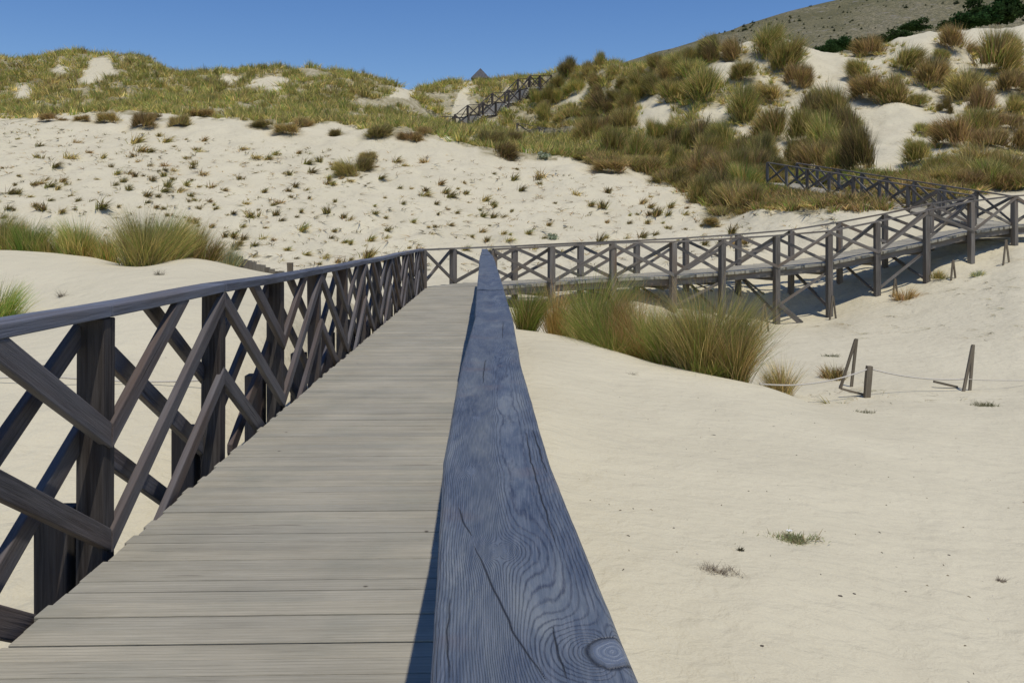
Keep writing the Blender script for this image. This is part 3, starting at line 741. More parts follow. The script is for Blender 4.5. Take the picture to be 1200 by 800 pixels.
cover('hillside_grass', x[:1300], y[:1300], z[:1300], .62, .6, 60, .045, ['green','dry','brown','olive'], 'yellow green grass strip in front of the hillside railing', 'grass')
x, y, z, u, r = scatter_region(14000, RIGHT, (14, 50), (46, 100))
keep = np.zeros(len(x), bool)
for dx_, dy_, dr_ in DISCS: keep |= np.hypot(x-dx_, y-dy_) < dr_*1.5+.3
cover('sparse_dune_grass', x[keep][:750], y[keep][:750], z[keep][:750], .55, .5, 50, .03, ['brown','olive','dry'], 'sparse low grass between the clumps of the right dunes', 'grass')
# litter of the slope
n = 5200
x = RNG.uniform(-36, 24, n); y = RNG.uniform(32, 74, n); z = H(x, y); u = x/y*F+CX; r = HY-(z-EYE)*F/y
ok = inside([(-20,140),(560,185),(760,215),(900,250),(1000,250),(900,300),(400,330),(-20,330)], u, r) & ~near_path(x, y, 1.2)
cover('dry_litter', x[ok][:3200], y[ok][:3200], z[ok][:3200], .20, .22, 9, .03, ['brown','dark','olive'], 'scattered dry stems on the sand slope', 'dry stems')
n = 900
x = RNG.uniform(4, 20, n); y = RNG.uniform(17, 34, n); z = H(x, y); u = x/y*F+CX; r = HY-(z-EYE)*F/y
ok = inside([(890,470),(880,400),(950,385),(1040,350),(1210,300),(1210,480),(1050,486)], u, r) & ~near_path(x, y, 1.2) & (fbm(x*.4, y*.4, 2) > -.05)
cover('beach_litter', x[ok][:150], y[ok][:150], z[ok][:150], .06, .16, 10, .014, ['brown','dark','pale'], 'sparse dry stems on the trodden sand below the raised walkway', 'dry stems')

# ---------- shrubs (leafy)
def leaf_arrays(n, rx, ry, rz, size, cols, rng=RNG):
    nc = 14; cc = rng.normal(0, .42, (nc, 3)); cc[:, 2] = np.abs(cc[:, 2]); own = rng.integers(0, nc, n)
    d = rng.normal(0, 1, (n, 3)); d /= np.linalg.norm(d, axis=1)[:, None]
    p = cc[own] + d*rng.uniform(.15, .42, (n, 1)); p[:, 2] = np.abs(p[:, 2])
    p = p*np.array([rx, ry, rz])
    a = rng.normal(0, 1, (n, 3)); a /= np.linalg.norm(a, axis=1)[:, None]
    b = np.cross(a, rng.normal(0, 1, (n, 3))); b /= np.linalg.norm(b, axis=1)[:, None]
    sz = size*rng.uniform(.6, 1.4, (n, 1))
    V = np.stack([p-a*sz, p-b*sz*.5, p+a*sz, p+b*sz*.5], 1).reshape(-1, 3)
    q = np.arange(n*4).reshape(n, 4)
    col = np.array(cols)[rng.integers(0, len(cols), n)]*rng.uniform(.7, 1.3, (n, 1))
    return V, q, np.repeat(col, 4, 0)
SHG = [(.035,.070,.022), (.050,.095,.030), (.028,.050,.018)]
shr = []
for k in range(3):
    v, q, t = leaf_arrays(2600, 1, 1, .8, .085, SHG); shr.append(np_mesh('green_shrub', v, q, M['blade'], t))
for px, py, Y, w, hp, lab in [
  (966,62,98,26,14,'low dark green shrub at the left end of the shrub strip behind the sand saddle'),
  (984,58,100,30,18,'dark green shrub in the middle of the strip behind the sand saddle'),
  (1003,56,101,30,16,'dark green shrub at the right end of the strip behind the sand saddle'),
  (1048,46,104,34,14,'green shrub on the skyline right of the round brown clump'),
  (1072,34,108,30,12,'small green shrub on the skyline just right of the middle of the right dunes'),
  (1140,30,112,44,20,'broad dark green shrub on the skyline left of the picture corner'),
  (1168,24,114,46,26,'tall dark green shrub at the top right behind the dune'),
  (1194,18,116,46,30,'dark green shrub in the top right picture corner'),
  (1115,34,112,30,12,'low green shrub half hidden behind the pointed clump on the right skyline')]:
    x = (px-CX)*Y/F; m = Y/F
    o = link('green_shrub', random.choice(shr), (x, Y, max(zpy(py, Y), h1(x, Y)-.2)), random.uniform(0, 6), (w*m*.72, w*m*.6, hp*m))
    tag(o, lab, 'shrub', 'green shrubs behind the dune crest')
# scrub bushes on the far hill: too many to count
Vh = []; Th = []
nb = 2600
bx = RNG.uniform(120, 700, nb); by = RNG.uniform(380, 800, nb)
from bisect import bisect
def hz(X, Y):
    i = np.clip(((Y-330)/(1170/139)), 0, 138.99); j = np.clip(((X+400)/(1900/239)), 0, 238.99)
    a = i.astype(int); b = j.astype(int); fa = i-a; fb = j-b
    return (HZ[a,b]*(1-fa)+HZ[a+1,b]*fa)*(1-fb)+(HZ[a,b+1]*(1-fa)+HZ[a+1,b+1]*fa)*fb
bz = hz(bx, by)
u_ = bx/by*F+CX; keepb = (fbm(bx*.02, by*.02, 3) > .0) | ((u_ > 1120))
Vs = []; Qs = []; Ts = []; off = 0
v0, q0, t0 = leaf_arrays(60, 1, 1, .6, .42, [(.07,.085,.04), (.06,.07,.035), (.10,.10,.055)])
for i in np.nonzero(keepb)[0]:
    s = random.uniform(.5, 1.5) if random.random() < .9 else random.uniform(1.5, 3.2)
    Vs.append(v0*s+np.array([bx[i], by[i], bz[i]])); Qs.append(q0+off); Ts.append(t0*random.uniform(.7, 1.3)); off += len(v0)
o = link('hill_scrub', np_mesh('hill_scrub', np.concatenate(Vs), np.concatenate(Qs), M['blade'], np.concatenate(Ts)))
tag(o, 'dark scrub bushes scattered over the far hillside', 'scrub', kind='stuff')
# pale sea plants near the low ridge railing
pm = []
v, q, t = leaf_arrays(260, 1, 1, .7, .16, [(.34,.38,.25), (.42,.45,.33), (.20,.24,.13)]); pale = np_mesh('pale_shrub', v, q, M['blade'], t)
for px, py, w, hp, lab in [(561,164,14,10,'pale grey green bush on the ridge lip below the stairs'), (638,185,20,11,'pale whitish bush on the sand lip below the low ridge railing'),
                           (648,280,16,10,'pale thin bush at the foot of the slope behind the crossed railing')]:
    g = ground(px, py); m = g[1]/F
    o = link('pale_shrub', pale, tuple(g), random.uniform(0, 6), (w*m*.5, w*m*.5, hp*m)); tag(o, lab, 'bush', 'pale bushes')

# ---------- small plants on the near sand
def sprig(px, py, w, n, cols, label, name='beach_plant', hgt=.05, twig=False):
    g = ground(px, py); V = []
    rng = RNG
    th = rng.uniform(0, 6.28, n); rr = w*np.sqrt(rng.random(n))
    cl = rng.normal(0, w*.42, (16, 2)); own = rng.integers(0, 16, n)
    base = np.stack([cl[own, 0]+rng.normal(0, w*.16, n), (cl[own, 1]*.8+rng.normal(0, w*.16, n)), np.zeros(n)], -1)
    cc = np.array(cols)[rng.integers(0, len(cols), n)]*rng.uniform(.7, 1.3, (n, 1))
    v, q, t = blades(base, hgt*rng.uniform(.5, 1.6, n), th, rng.uniform(.5, 1.5, n), rng.uniform(-.3, .6, n), np.full(n, .003 if twig else .008), cc, 3)
    o = link(name, np_mesh(name, v, q, M['blade'], t), tuple(g)); tag(o, label, 'plant'); return o, g
o, g = sprig(925, 632, .26, 620, [(.24,.27,.12), (.38,.38,.20), (.30,.23,.14)], 'low green beach plant with a white flower on the near sand', hgt=.05)
fl = MB()
for k in range(6):
    a = k*math.pi/3; c_, s_ = math.cos(a), math.sin(a)
    fl.poly([(g[0], g[1], g[2]+.058), (g[0]+.02*c_-.008*s_, g[1]+.02*s_+.008*c_, g[2]+.066), (g[0]+.03*c_, g[1]+.03*s_, g[2]+.064), (g[0]+.02*c_+.008*s_, g[1]+.02*s_-.008*c_, g[2]+.066)])
fo = fl.build('flower', M['petal'], o, origin=g)
sprig(843, 674, .16, 340, [(.24,.19,.14), (.32,.26,.19), (.16,.13,.10)], 'dry brown twiggy plant on the near sand left of the green one', name='dry_plant', hgt=.055, twig=True)
sprig(1172, 683, .035, 70, [(.10,.07,.05), (.16,.11,.08)], 'tiny dark twig cluster on the near sand by the right picture edge', name='dry_plant', hgt=.04, twig=True)
sprig(868, 646, .02, 50, [(.10,.09,.05), (.14,.13,.08)], 'tiny dark sprig between the green plant and the dry plant', name='dry_plant', hgt=.03)
sprig(742, 440, .09, 60, [(.20,.17,.12)], 'faint dry sprig on the sand below the straw marram clumps', name='dry_plant', hgt=.08, twig=True)
sprig(72, 349, .07, 120, [(.12,.10,.07), (.2,.17,.12)], 'dry grey sprig on the left dune above the handrail, left one', name='dry_plant', hgt=.12, twig=True)
sprig(186, 322, .09, 150, [(.12,.10,.07), (.2,.17,.12)], 'dry twig bundle on the left dune just right of the biggest clump', name='dry_plant', hgt=.10, twig=True)
sprig(1154, 476, .28, 380, [(.14,.16,.07), (.20,.19,.10)], 'flat green creeping plant below the right hand leaning stakes', hgt=.07)
sprig(1015, 484, .16, 140, [(.14,.14,.07), (.18,.15,.09)], 'small low creeping plant in front of the single rope stake', hgt=.05)
sprig(977, 418, .22, 200, [(.14,.17,.08), (.18,.18,.10)], 'thin green creeping plant behind the left leaning stakes', hgt=.07)
g_ = [(1062,352,'rusty orange dry clump between the small leaning stakes under the raised walkway','gold',30,24),(1098,326,'yellow green low clump in the shadow edge below the raised walkway','olive',36,14),(1147,324,'grey green low tuft on sand below the right end of the raised walkway','pale',22,10),(980,444,'thin purplish brown clump behind the left leaning stakes','brown',34,26)]
for px, py, lab, pal, w, hp in g_:
    g = ground(px, py, 15); m = g[1]/F
    me = clump_mesh('marram_clump', 420, w*m*.5, hp*m, pal, .014, 3, spread=1.3)
    o = link('marram_clump', me, tuple(g)); tag(o, lab, 'grass clump')

# pebbles
import bmesh
bm = bmesh.new(); bmesh.ops.create_icosphere(bm, subdivisions=2, radius=.012)
for v in bm.verts: v.co *= random.uniform(.75, 1.2); v.co.z *= .6
peb = bpy.data.meshes.new('pebble'); bm.to_mesh(peb); peb.materials.append(M['shell'])
for k, (px, py, lab) in enumerate([(984,702,'larger dark pebble of the pair on the near sand'), (1001,701,'smaller right pebble of the pair on the near sand'), (893,759,'small dark pebble alone low on the near sand'),
        (836,511,'dark speck of driftwood on the sand below the marram row'), (1112,652,'tiny pebble right of the green beach plant')]):
    g = ground(px, py); link_o = link('pebble', peb, tuple(g), k, (1+.6*(k == 0)+(k == 3)*1.6, 1, .8)); tag(link_o, lab, 'pebble', 'pebbles on the near sand')

# shell and twig grit on the near sand
n = 240
x = RNG.uniform(.6, 9, n); y = RNG.uniform(2.5, 14, n); z = H(x, y)
V = []
for i in range(n):
    a = random.uniform(0, 6.28); L_ = random.uniform(.004, .016); w_g = random.uniform(.002, .005)
    c_, s_ = math.cos(a), math.sin(a)
    V.append([(x[i]-c_*L_-s_*w_g, y[i]-s_*L_+c_*w_g, z[i]+.001), (x[i]-c_*L_+s_*w_g, y[i]-s_*L_-c_*w_g, z[i]+.001), (x[i]+c_*L_, y[i]+s_*L_, z[i]+.004), (x[i], y[i], z[i]+.010)])
V = np.array(V).reshape(-1, 3); b4 = np.arange(n)[:, None]*4
tri = np.concatenate([b4+[0,1,2], b4+[0,1,3], b4+[1,2,3], b4+[2,0,3]])
cg = np.array([(.16,.12,.08), (.30,.24,.16), (.10,.08,.06), (.72,.68,.60)])[RNG.integers(0, 4, n)]
tag(link('sand_grit', np_mesh('sand_grit', V, tri, M['blade'], np.repeat(cg, 4, 0))), 'tiny twig and shell grit scattered on the near sand', 'grit', kind='stuff')

# ------------------------------------------------------------------ railings
def brace_set(t, rowpair, kind, mat, parent, flip, z0, z1, out, bevel=0, w=.10, th=.04, post_w=.06):
    """kind 'X': one cross per bay; 'L': full diagonal plus two halves each way"""
    a, b = rowpair
    up_n = np.array([out[0], out[1], 0.])
    def P(s, h): return a+(b-a)*s+np.array([0, 0, h])
    full = [((0, z0), (1, z1))]
    half = [((0, (z0+z1)/2), (.5, z1)), ((.5, z0), (1, (z0+z1)/2))]
    for sgn in (0, 1):
        side = -1 if (sgn == flip) else 1
        segs = full + (half if kind == 'L' else [])
        for (s0, h0), (s1, h1_) in segs:
            if sgn: s0, s1 = 1-s0, 1-s1
            L = float(np.linalg.norm((b-a)[:2])); jw = w*random.uniform(.9, 1.08)
            x0, x1 = s0*L, s1*L; dx, dh = x1-x0, h1_-h0; ln = math.hypot(dx, dh); ex, eh = dx/ln, dh/ln
            j0, j1 = random.uniform(-.015, .015), random.uniform(-.015, .015)
            ext = .34
            poly = [(x0-ex*ext-eh*jw/2, h0+j0-eh*ext+ex*jw/2), (x0-ex*ext+eh*jw/2, h0+j0-eh*ext-ex*jw/2), (x1+ex*ext+eh*jw/2, h1_+j1+eh*ext-ex*jw/2), (x1+ex*ext-eh*jw/2, h1_+j1+eh*ext+ex*jw/2)]
            lo, hi = min(x0, x1), max(x0, x1)
            if lo > 0: lo -= .3
            if hi < L: hi += .3
            for ax, sg, lim in ((0, 1, hi), (0, -1, -lo), (1, 1, z1+.045), (1, -1, (.24 if kind == 'L' else .05)-z0)):
                out_ = []
                for q in range(len(poly)):
                    p_, n_ = poly[q], poly[(q+1) % len(poly)]
                    dp, dn_ = sg*p_[ax]-lim, sg*n_[ax]-lim
                    if dp <= 0: out_.append(p_)
                    if dp*dn_ < 0:
                        t_ = dp/(dp-dn_); out_.append((p_[0]+(n_[0]-p_[0])*t_, p_[1]+(n_[1]-p_[1])*t_))
                poly = out_
            if len(poly) < 3: continue
            inset_ = random.uniform(-.004, .004)
            m = MB(); uo, vo = random.uniform(0, 50), random.uniform(0, 50)
            fr = []; bk = []
            for (xx, hh_) in poly:
                base_ = P(xx/L, hh_)
                fr.append(base_+up_n*(side*(post_w+inset_)+th/2)); bk.append(base_+up_n*(side*(post_w+inset_)-th/2))
            uvp = [((-(xx-x0)*eh+(hh_-h0)*ex)+uo, ((xx-x0)*ex+(hh_-h0)*eh)+vo) for xx, hh_ in poly]
            m.poly(fr, uvp); m.poly(bk[::-1], uvp[::-1])
            for q in range(len(poly)):
                r_ = (q+1) % len(poly)
                m.poly([fr[q], bk[q], bk[r_], fr[r_]], [uvp[q], (uvp[q][0]+th, uvp[q][1]), (uvp[r_][0]+th, uvp[r_][1]), uvp[r_]])
            o_ = m.build('brace', mat, parent)
            bmm = bmesh.new(); bmm.from_mesh(o_.data); bmesh.ops.remove_doubles(bmm, verts=bmm.verts, dist=1e-5); bmesh.ops.recalc_face_normals(bmm, faces=bmm.faces); bmm.to_mesh(o_.data); bmm.free()
            if bevel:
                md = o_.modifiers.new('bevel', 'BEVEL'); md.width = bevel; md.segments = 2; md.limit_method = 'ANGLE'

def board_run(m, pts, w, th, zoff):
    for a, b in zip(pts[:-1], pts[1:]):
        m.beam(np.array(a)+[0,0,zoff], np.array(b)+[0,0,zoff], w, th)

def railing(name, row, label, group, kind='X', mat=None, foot=None, out=None, h=1.1, bevel=0, boards=2, zj=.0, post_w=.12, rail_w=.14, rail_th=.05, ground_posts=False, pile=False, lateral_skip=False, cap=True, stepped=False):
    row = [np.array(p, float) for p in row]
    mat_p = mat or M['far_wood']; mat_r = mat or M['far_wood']
    if mat is None and kind == 'L': mat_p, mat_r = M['post'], M['cap']
    root = empty(name, Vector(row[0]), label, 'railing', group)
    n = len(row); tops = []
    for k, p in enumerate(row):
        hj = random.uniform(-zj, zj)
        a = row[max(k-1, 0)]; b = row[min(k+1, n-1)]
        d = (b-a)[:2]; d /= np.linalg.norm(d); o2 = np.array([-d[1], d[0]]) if out is None else np.array(out)
        gz = h1(p[0], p[1])-.25 if ground_posts else (p[2]-.55)
        lean = np.array([random.uniform(-.012, .012), random.uniform(-.012, .012), 0])
        MB().beam(np.array([p[0], p[1], min(gz, p[2]-.1)]), np.array([p[0], p[1], p[2]+h-rail_th-.004+hj])+lean, post_w, post_w*.95, up=(o2[0], o2[1], 0), seg=2, jit=.02).build('post', mat_p, root, bevel=bevel)
        if pile:
            q = p+np.array([o2[0], o2[1], 0])*(.17)
            MB().beam(np.array([q[0], q[1], h1(q[0], q[1])-.2]), np.array([q[0], q[1], p[2]+.22+random.uniform(-.04,.06)]), .15, .15, up=(o2[0], o2[1], 0), seg=2, jit=.03).build('pile', mat_p, root, bevel=bevel)
        tops.append(p+np.array([0, 0, h-rail_th/2+hj]))
    if cap:
        k = 0
        while k < n-1:
            e = min(k+boards, n-1); m = MB()
            for q in range(k, e):
                m.beam(tops[q]-(tops[q+1]-tops[q])*.0, tops[q+1], rail_w*random.uniform(.95, 1.04), rail_th, seg=4, jit=(.045 if kind == 'L' else .03))
            m.build('top_rail', mat_r, root, bevel=bevel); k = e
    for k in range(n-1):
        a, b = row[k], row[k+1]; d = (b-a)[:2]
        if np.linalg.norm(d) < .3: continue
        d /= np.linalg.norm(d); o2 = np.array([-d[1], d[0]]) if out is None else np.array(out)
        brace_set(None, (a, b), kind, mat or (M['rail'] if kind == 'L' else M['far_wood']), root, (k+1) % 2, .03, h-.09, o2, bevel, post_w=post_w/2-.005)
    return root

# left railing of the straight walkway.  posts start behind the viewer
S0 = 4.33
LAT_L = -1.675
left_row = [near(LAT_L-.10, S0+SP*k) for k in range(-3, 13)]
railing('wooden_railing', left_row, 'dark weathered lattice railing along the left side of the near boardwalk', None, kind='L', out=(-PERP[0], -PERP[1]), bevel=.007, zj=.016, pile=True, boards=2, rail_w=.17, rail_th=.055, post_w=.13)

# right railing: the big board seen from above
def rail_dev(s):
    lat = np.interp(s, [-3, .5, .66, 1.3, 2.3, 3.6, 6, 27], [.02, .035, .035, .016, .016, .035, .030, .0])
    zz = np.interp(s, [-3, 3.8, 6.5, 9, 12, 17, 22, 27], [0, 0, .05, .075, .09, .05, .01, 0.0])
    return lat, zz
root = empty('wooden_railing', Vector(near(.02, .7)), 'railing with broad blue grey top board seen from above, right of the near boardwalk', 'railing')
HR = 1.10
rposts = [.9+SP*k for k in range(-2, 15)]
for k, s in enumerate(rposts):
    la, zz = rail_dev(s); p = near(la, s)
    MB().beam(p+[0,0,-.8], p+[0,0,HR-.06+zz], .09, .09, up=(PERP[0], PERP[1], 0), seg=2, jit=.015).build('post', M['post'], root, bevel=.005)
for k in range(len(rposts)-1):
    la, _ = rail_dev(rposts[k]); lb, _ = rail_dev(rposts[k+1])
    brace_set(None, (near(la, rposts[k]), near(lb, rposts[k+1])), 'L', M['rail'], root, k % 2, .06, HR-.10, -PERP[:2], .003, w=.08, th=.03, post_w=.028)

def grain_board(s0, s1, res_x, res_y, seed, knots, cracks, w=.146, th=.045, zlift=0.0, spacing=.0034):
    rng = np.random.default_rng(seed)
    nx, ny = res_x, res_y
    us = np.linspace(-w/2, w/2, nx)
    ss = np.linspace(s0, s1, ny) if s0 > 0 else np.concatenate([np.linspace(s0, .5, 200, endpoint=False), 1/np.linspace(2.0, 1/s1, ny-200)])
    U, S = np.meshgrid(us, ss)
    lat, zz = rail_dev(ss)
    edge = 1 + .018*fbm(ss*3+seed, ss*0+1, 3) + .006*fbm(ss*22, ss*0+seed, 2)
    Uw = U*edge[:, None]
    # rounded edges and slightly cupped, weather-worn face
    t = np.abs(U)/(w/2)
    rnd = -.006*np.clip((t-.90)/.10, 0, 1)**2
    Zt = HR + zlift + zz[:, None] + rnd + .0015*fbm(U*25+seed, S*3, 3) + .003*t*t
    P = S[..., None]*DIRV[None, None, :] + (Uw+lat[:, None])[..., None]*PERP[None, None, :]
    P[..., 2] = Zt
    # grain field: flow lines bending round knots
    ynoise = fbm(U*6+seed*3, S*1.3+seed, 3)
    psi = U/spacing + 2.0*ynoise + 2.2*np.sin(S*2.3+seed) * np.exp(-(U/.05)**2)
    # cathedral peaks
    for c0, sc_, am in [(s0+.35*(s1-s0)*rng.random()+.2, .22, 5.5), (s0+.8*(s1-s0), .3, -5)]:
        psi = psi + am*np.exp(-(U/.032)**2)*np.tanh((S-c0)/sc_)
    kn = np.zeros_like(U)
    for (ku, ks, a, el, st) in knots:
        dx = U-ku; dy = (S-ks)/el; r2 = dx*dx+dy*dy
        psi = psi - st*dx/spacing*a*a/(r2+a*a*.35)*np.exp(-r2/(a*a*22))
        rr = np.sqrt((dx)**2+(dy*1.0)**2)*(1+.22*fbm(U*90+ks*9, S*40, 3))
        inn = np.clip((a*.55-rr)/(a*.12), 0, 1)*(1 if a > .02 else 0)
        if a <= .02: kn = np.maximum(kn, .55*np.clip(1-rr/(a*.9), 0, 1))
        psi = psi*(1-inn)+inn*(rr/(spacing*1.25))
        kn = np.maximum(kn, inn)
    ck = np.zeros_like(U)
    for pts_, wd in cracks:
        pts_ = np.array(pts_); cu = np.interp(S, pts_[:, 1], pts_[:, 0])+.0016*fbm(S*30+seed, S*0, 2)
        m = (S > pts_[0, 1]) & (S < pts_[-1, 1])
        tt = (S-pts_[0, 1])/(pts_[-1, 1]-pts_[0, 1]); prof = np.sin(np.clip(tt, 0, 1)*math.pi)**.4
        ck = np.maximum(ck, m*np.clip(1.2-np.abs(U-cu)/(wd*prof+1e-5), 0, 1))
    for (ku, ks, a, el, st) in knots:     # dark ring round the knot
        if a <= .02: continue
        rr = np.sqrt((U-ku)**2+((S-ks)/el)**2)*(1+.22*fbm(U*90+ks*9, S*40, 3))
        ck = np.maximum(ck, .85*np.clip(1-np.abs(rr-a*.58)/(a*.07), 0, 1)*(fbm(U*60, S*20, 2) > -.25))
    V = P.reshape(-1, 3); idx = np.arange(nx*ny).reshape(ny, nx)
    q = np.stack([idx[:-1,:-1], idx[:-1,1:], idx[1:,1:], idx[1:,:-1]], -1).reshape(-1, 4)
    g = psi.ravel(); c = ck.ravel(); k_ = kn.ravel()
    # sides, ends and underside
    b_off = len(V); low = V.copy().reshape(ny, nx, 3)[:, [0, -1]]; low[..., 2] = (HR+zlift+zz-th)[:, None]
    V = np.concatenate([V, low.reshape(-1, 3)])
    li = np.arange(ny*2).reshape(ny, 2)+b_off
    qs = [np.stack([idx[1:,0], li[1:,0], li[:-1,0], idx[:-1,0]], -1), np.stack([idx[:-1,-1], li[:-1,1], li[1:,1], idx[1:,-1]], -1), np.stack([li[:-1,0], li[1:,0], li[1:,1], li[:-1,1]], -1)]
    ends = []
    for row_i, ll in ((0, li[0]), (ny-1, li[-1])):
        ends.append([idx[row_i, 0], ll[0], ll[1], idx[row_i, -1]])
    q = np.concatenate([q]+qs+[np.array(ends)])
    z2 = np.tile(np.array([0, .35]), ny)*0
    lowg = np.stack([np.interp(ss, ss, psi[:, 0])-th/spacing, psi[:, -1]+th/spacing], -1).ravel()
    g = np.concatenate([g, lowg]); c = np.concatenate([c, z2]); k_ = np.concatenate([k_, z2])
    V = V - np.array(root.location)
    me = np_mesh('top_rail', V, q, M['board'], smooth=True)
    for nm, arr in (('grainf', g), ('crack', c), ('knot', k_)):
        at = me.attributes.new(nm, 'FLOAT', 'POINT'); at.data.foreach_set('value', arr.astype(np.float32))
    o = bpy.data.objects.new('top_rail', me); C.objects.link(o); o.parent = root
    m = o.modifiers.new('edge', 'EDGE_SPLIT'); m.split_angle = R(50)
    return o
# photo position -> board coordinates
def bc(px, py):
    s = (EYE-HR)*F/(py-HY)/DIRV[1]; s = (EYE-HR)*F/(py-HY)
    return ((px-568)*s/F - float(rail_dev(s)[0]), s)
k1 = bc(718,768); k2 = bc(585,645); k3 = bc(552,552)
cr1 = [bc(640,797), bc(622,770), bc(600,738), bc(583,700), bc(568,668), bc(556,640)][::1]
cr1 = sorted(cr1, key=lambda p: p[1])
cr2 = sorted([bc(640,556), bc(634,535), bc(624,505)], key=lambda p: p[1])
cr3 = sorted([bc(553,628), bc(543,612), bc(537,596)], key=lambda p: p[1])
cr4 = sorted([bc(664,796), bc(655,765), bc(648,735)], key=lambda p: p[1])
cr5 = sorted([bc(527,796), bc(524,740), bc(527,700)], key=lambda p: p[1])
grain_board(-1.6, 3.83, 230, 1800, 4, [(k1[0], k1[1], .030, 1.5, 1.7), (k2[0], k2[1], .013, 2.0, 2.6), (k3[0], k3[1], .011, 2.2, 1.4), (-.03, 1.62, .014, 2, 1.2), (.02, 2.5, .012, 2, 1.2), (-.02, 3.2, .012, 2, 1.2), (.02, -.4, .02, 2, 1.2)],
            [(cr1, .0011), (cr2, .0012), (cr3, .0011), (cr4, .0008), (cr5, .0007), ([(.045,.95),(.047,1.2),(.05,1.5)], .001), ([(-.02,2.0),(-.015,2.4)], .0015), ([(.03,2.9),(.035,3.5)], .0015)])
grain_board(3.8315, 5.15, 40, 260, 12, [(.02, 4.4, .012, 2, 1.2)], [], zlift=-.002, w=.150)
sb = 5.154; kk = 0
while sb < 26.7:
    e = min(sb+SP*2, 27.0)
    grain_board(sb, e, 24, 160, 20+kk, [(random.uniform(-.04,.04), (sb+e)/2, .013, 2, 1.2)], [], zlift=random.uniform(-.004,.004), w=.150+.012*(kk % 2))
    sb = e+.004; kk += 1

# ------------------------------------------------------------------ decks
def deck(name, rows, label, ragged=1.0, pitch=.122, gap=.0055, inset=.0, mat=None, beams=True, thick=.04, fascia=True):
    """rows: list of (left point, right point) along the path"""
    Lp = np.array([a for a, b in rows]); Rp = np.array([b for a, b in rows])
    mc = (Lp+Rp)/2; seg = np.linalg.norm(np.diff(mc, axis=0), axis=1); cum = np.concatenate([[0], np.cumsum(seg)])
    root = empty(name, Vector(mc[0]), label, 'boardwalk')
    def at(s):
        f = lambda A: np.array([np.interp(s, cum, A[:, i]) for i in range(3)])
        return f(Lp), f(Rp)
    m = MB(); cols = []; s = 0.0
    while s+pitch < cum[-1]:
        a0, b0 = at(s+gap/2); a1, b1 = at(s+pitch-gap/2)
        e0 = random.uniform(-.016, .016)*ragged; e1 = random.uniform(-.012, .012)*ragged; dz = random.uniform(-.0025, .0025)
        dl = (a0-b0)/np.linalg.norm(a0-b0)
        a0 = a0+dl*e0; a1 = a1+dl*e0; b0 = b0-dl*e1; b1 = b1-dl*e1
        dn = np.array([0, 0, thick]); up = np.array([0, 0, dz])
        c8 = [a0+up, b0+up, b1+up, a1+up, a0-dn, b0-dn, b1-dn, a1-dn]
        # small rounding of the long edges
        o = len(m.v); m.v += [Vector(p) for p in c8]
        W = float(np.linalg.norm(a0-b0)); uo = random.uniform(0, 80); vo = random.uniform(0, 80); p_ = pitch-gap
        for f, uvs in [((0,1,2,3), [(0,0),(0,W),(p_,W),(p_,0)]), ((7,6,5,4), [(0,0),(0,W),(p_,W),(p_,0)]), ((4,5,1,0), [(0,0),(0,W),(.04,W),(.04,0)]),
                       ((6,7,3,2), [(0,0),(0,W),(.04,W),(.04,0)]), ((5,6,2,1), [(0,0),(p_,0),(p_,.04),(0,.04)]), ((7,4,0,3), [(0,0),(p_,0),(p_,.04),(0,.04)])]:
            m.f.append(tuple(o+i for i in f)); m.uv.append([(u_+uo, v_+vo) for u_, v_ in uvs])
        cols += [random.random()]*8
        s += pitch
    d = m.build('deck_planks', mat or M['deck'], root)
    at_ = d.data.attributes.new('plank', 'FLOAT', 'POINT'); at_.data.foreach_set('value', cols)
    return root, at, cum
rows = [(near(LAT_L+.012, s), near(.10, s)) for s in (-5, 0, 10, 20, 27.3)]
rt, at, cum = deck('boardwalk', rows, 'straight grey plank boardwalk running away from the viewer between two railings')
bv = rt.children[0].modifiers.new('bevel', 'BEVEL'); bv.width = .004; bv.segments = 2; bv.limit_method = 'ANGLE'
for lat in (-1.5, -.8, -.05):
    MB().beam(near(lat, -5, -.14), near(lat, 27.3, -.14), .08, .19).build('joist', M['post'], rt)

# curved raised section
inner = [(p*.94+q*.06) for p, q in zip(NEAR_ROW, FAR_ROW)]
def shift(P, Qr, d):
    out_ = []
    for p, q in zip(P, Qr):
        v = (q-p); v[2] = 0; v /= max(np.linalg.norm(v), 1e-6); out_.append(p+v*d)
    return out_
NR = shift(NEAR_ROW, FAR_ROW, .07); FR = shift(FAR_ROW, NEAR_ROW, .07)
corner_l = near(LAT_L+.012, 27.32)
rows = [(near(LAT_L+.012, 27.32), near(.10, 27.0)), ((near(LAT_L, 28.2)+FR[0])/2, NR[0])] + list(zip(FR, NR))[0:]
rows = [(a, b) for a, b in zip([corner_l, FR[0]]+FR[1:], [near(.09, 27.32), NR[0]+np.array([.12,.1,0])]+NR[1:])]
rt2, at2, cum2 = deck('boardwalk', rows, 'raised plank boardwalk curving right and uphill on tall posts', ragged=4.0, thick=.085, pitch=.14)
for row in (shift(NR, FR, .13), shift(FR, NR, .13)):
    m = MB()
    for a, b in zip(row[:-1], row[1:]):
        if np.linalg.norm(a-b) < .2: continue
        m.beam(a+[0,0,-.19], b+[0,0,-.19], .07, .20, seg=2, jit=.03)
    m.build('side_beam', M['far_wood'], rt2)
for k in range(1, len(NR)-1):
    a, b = NR[k], FR[k]
    MB().beam(a+[0,0,-.34], b+[0,0,-.34], .09, .16).build('cross_beam', M['far_wood'], rt2)
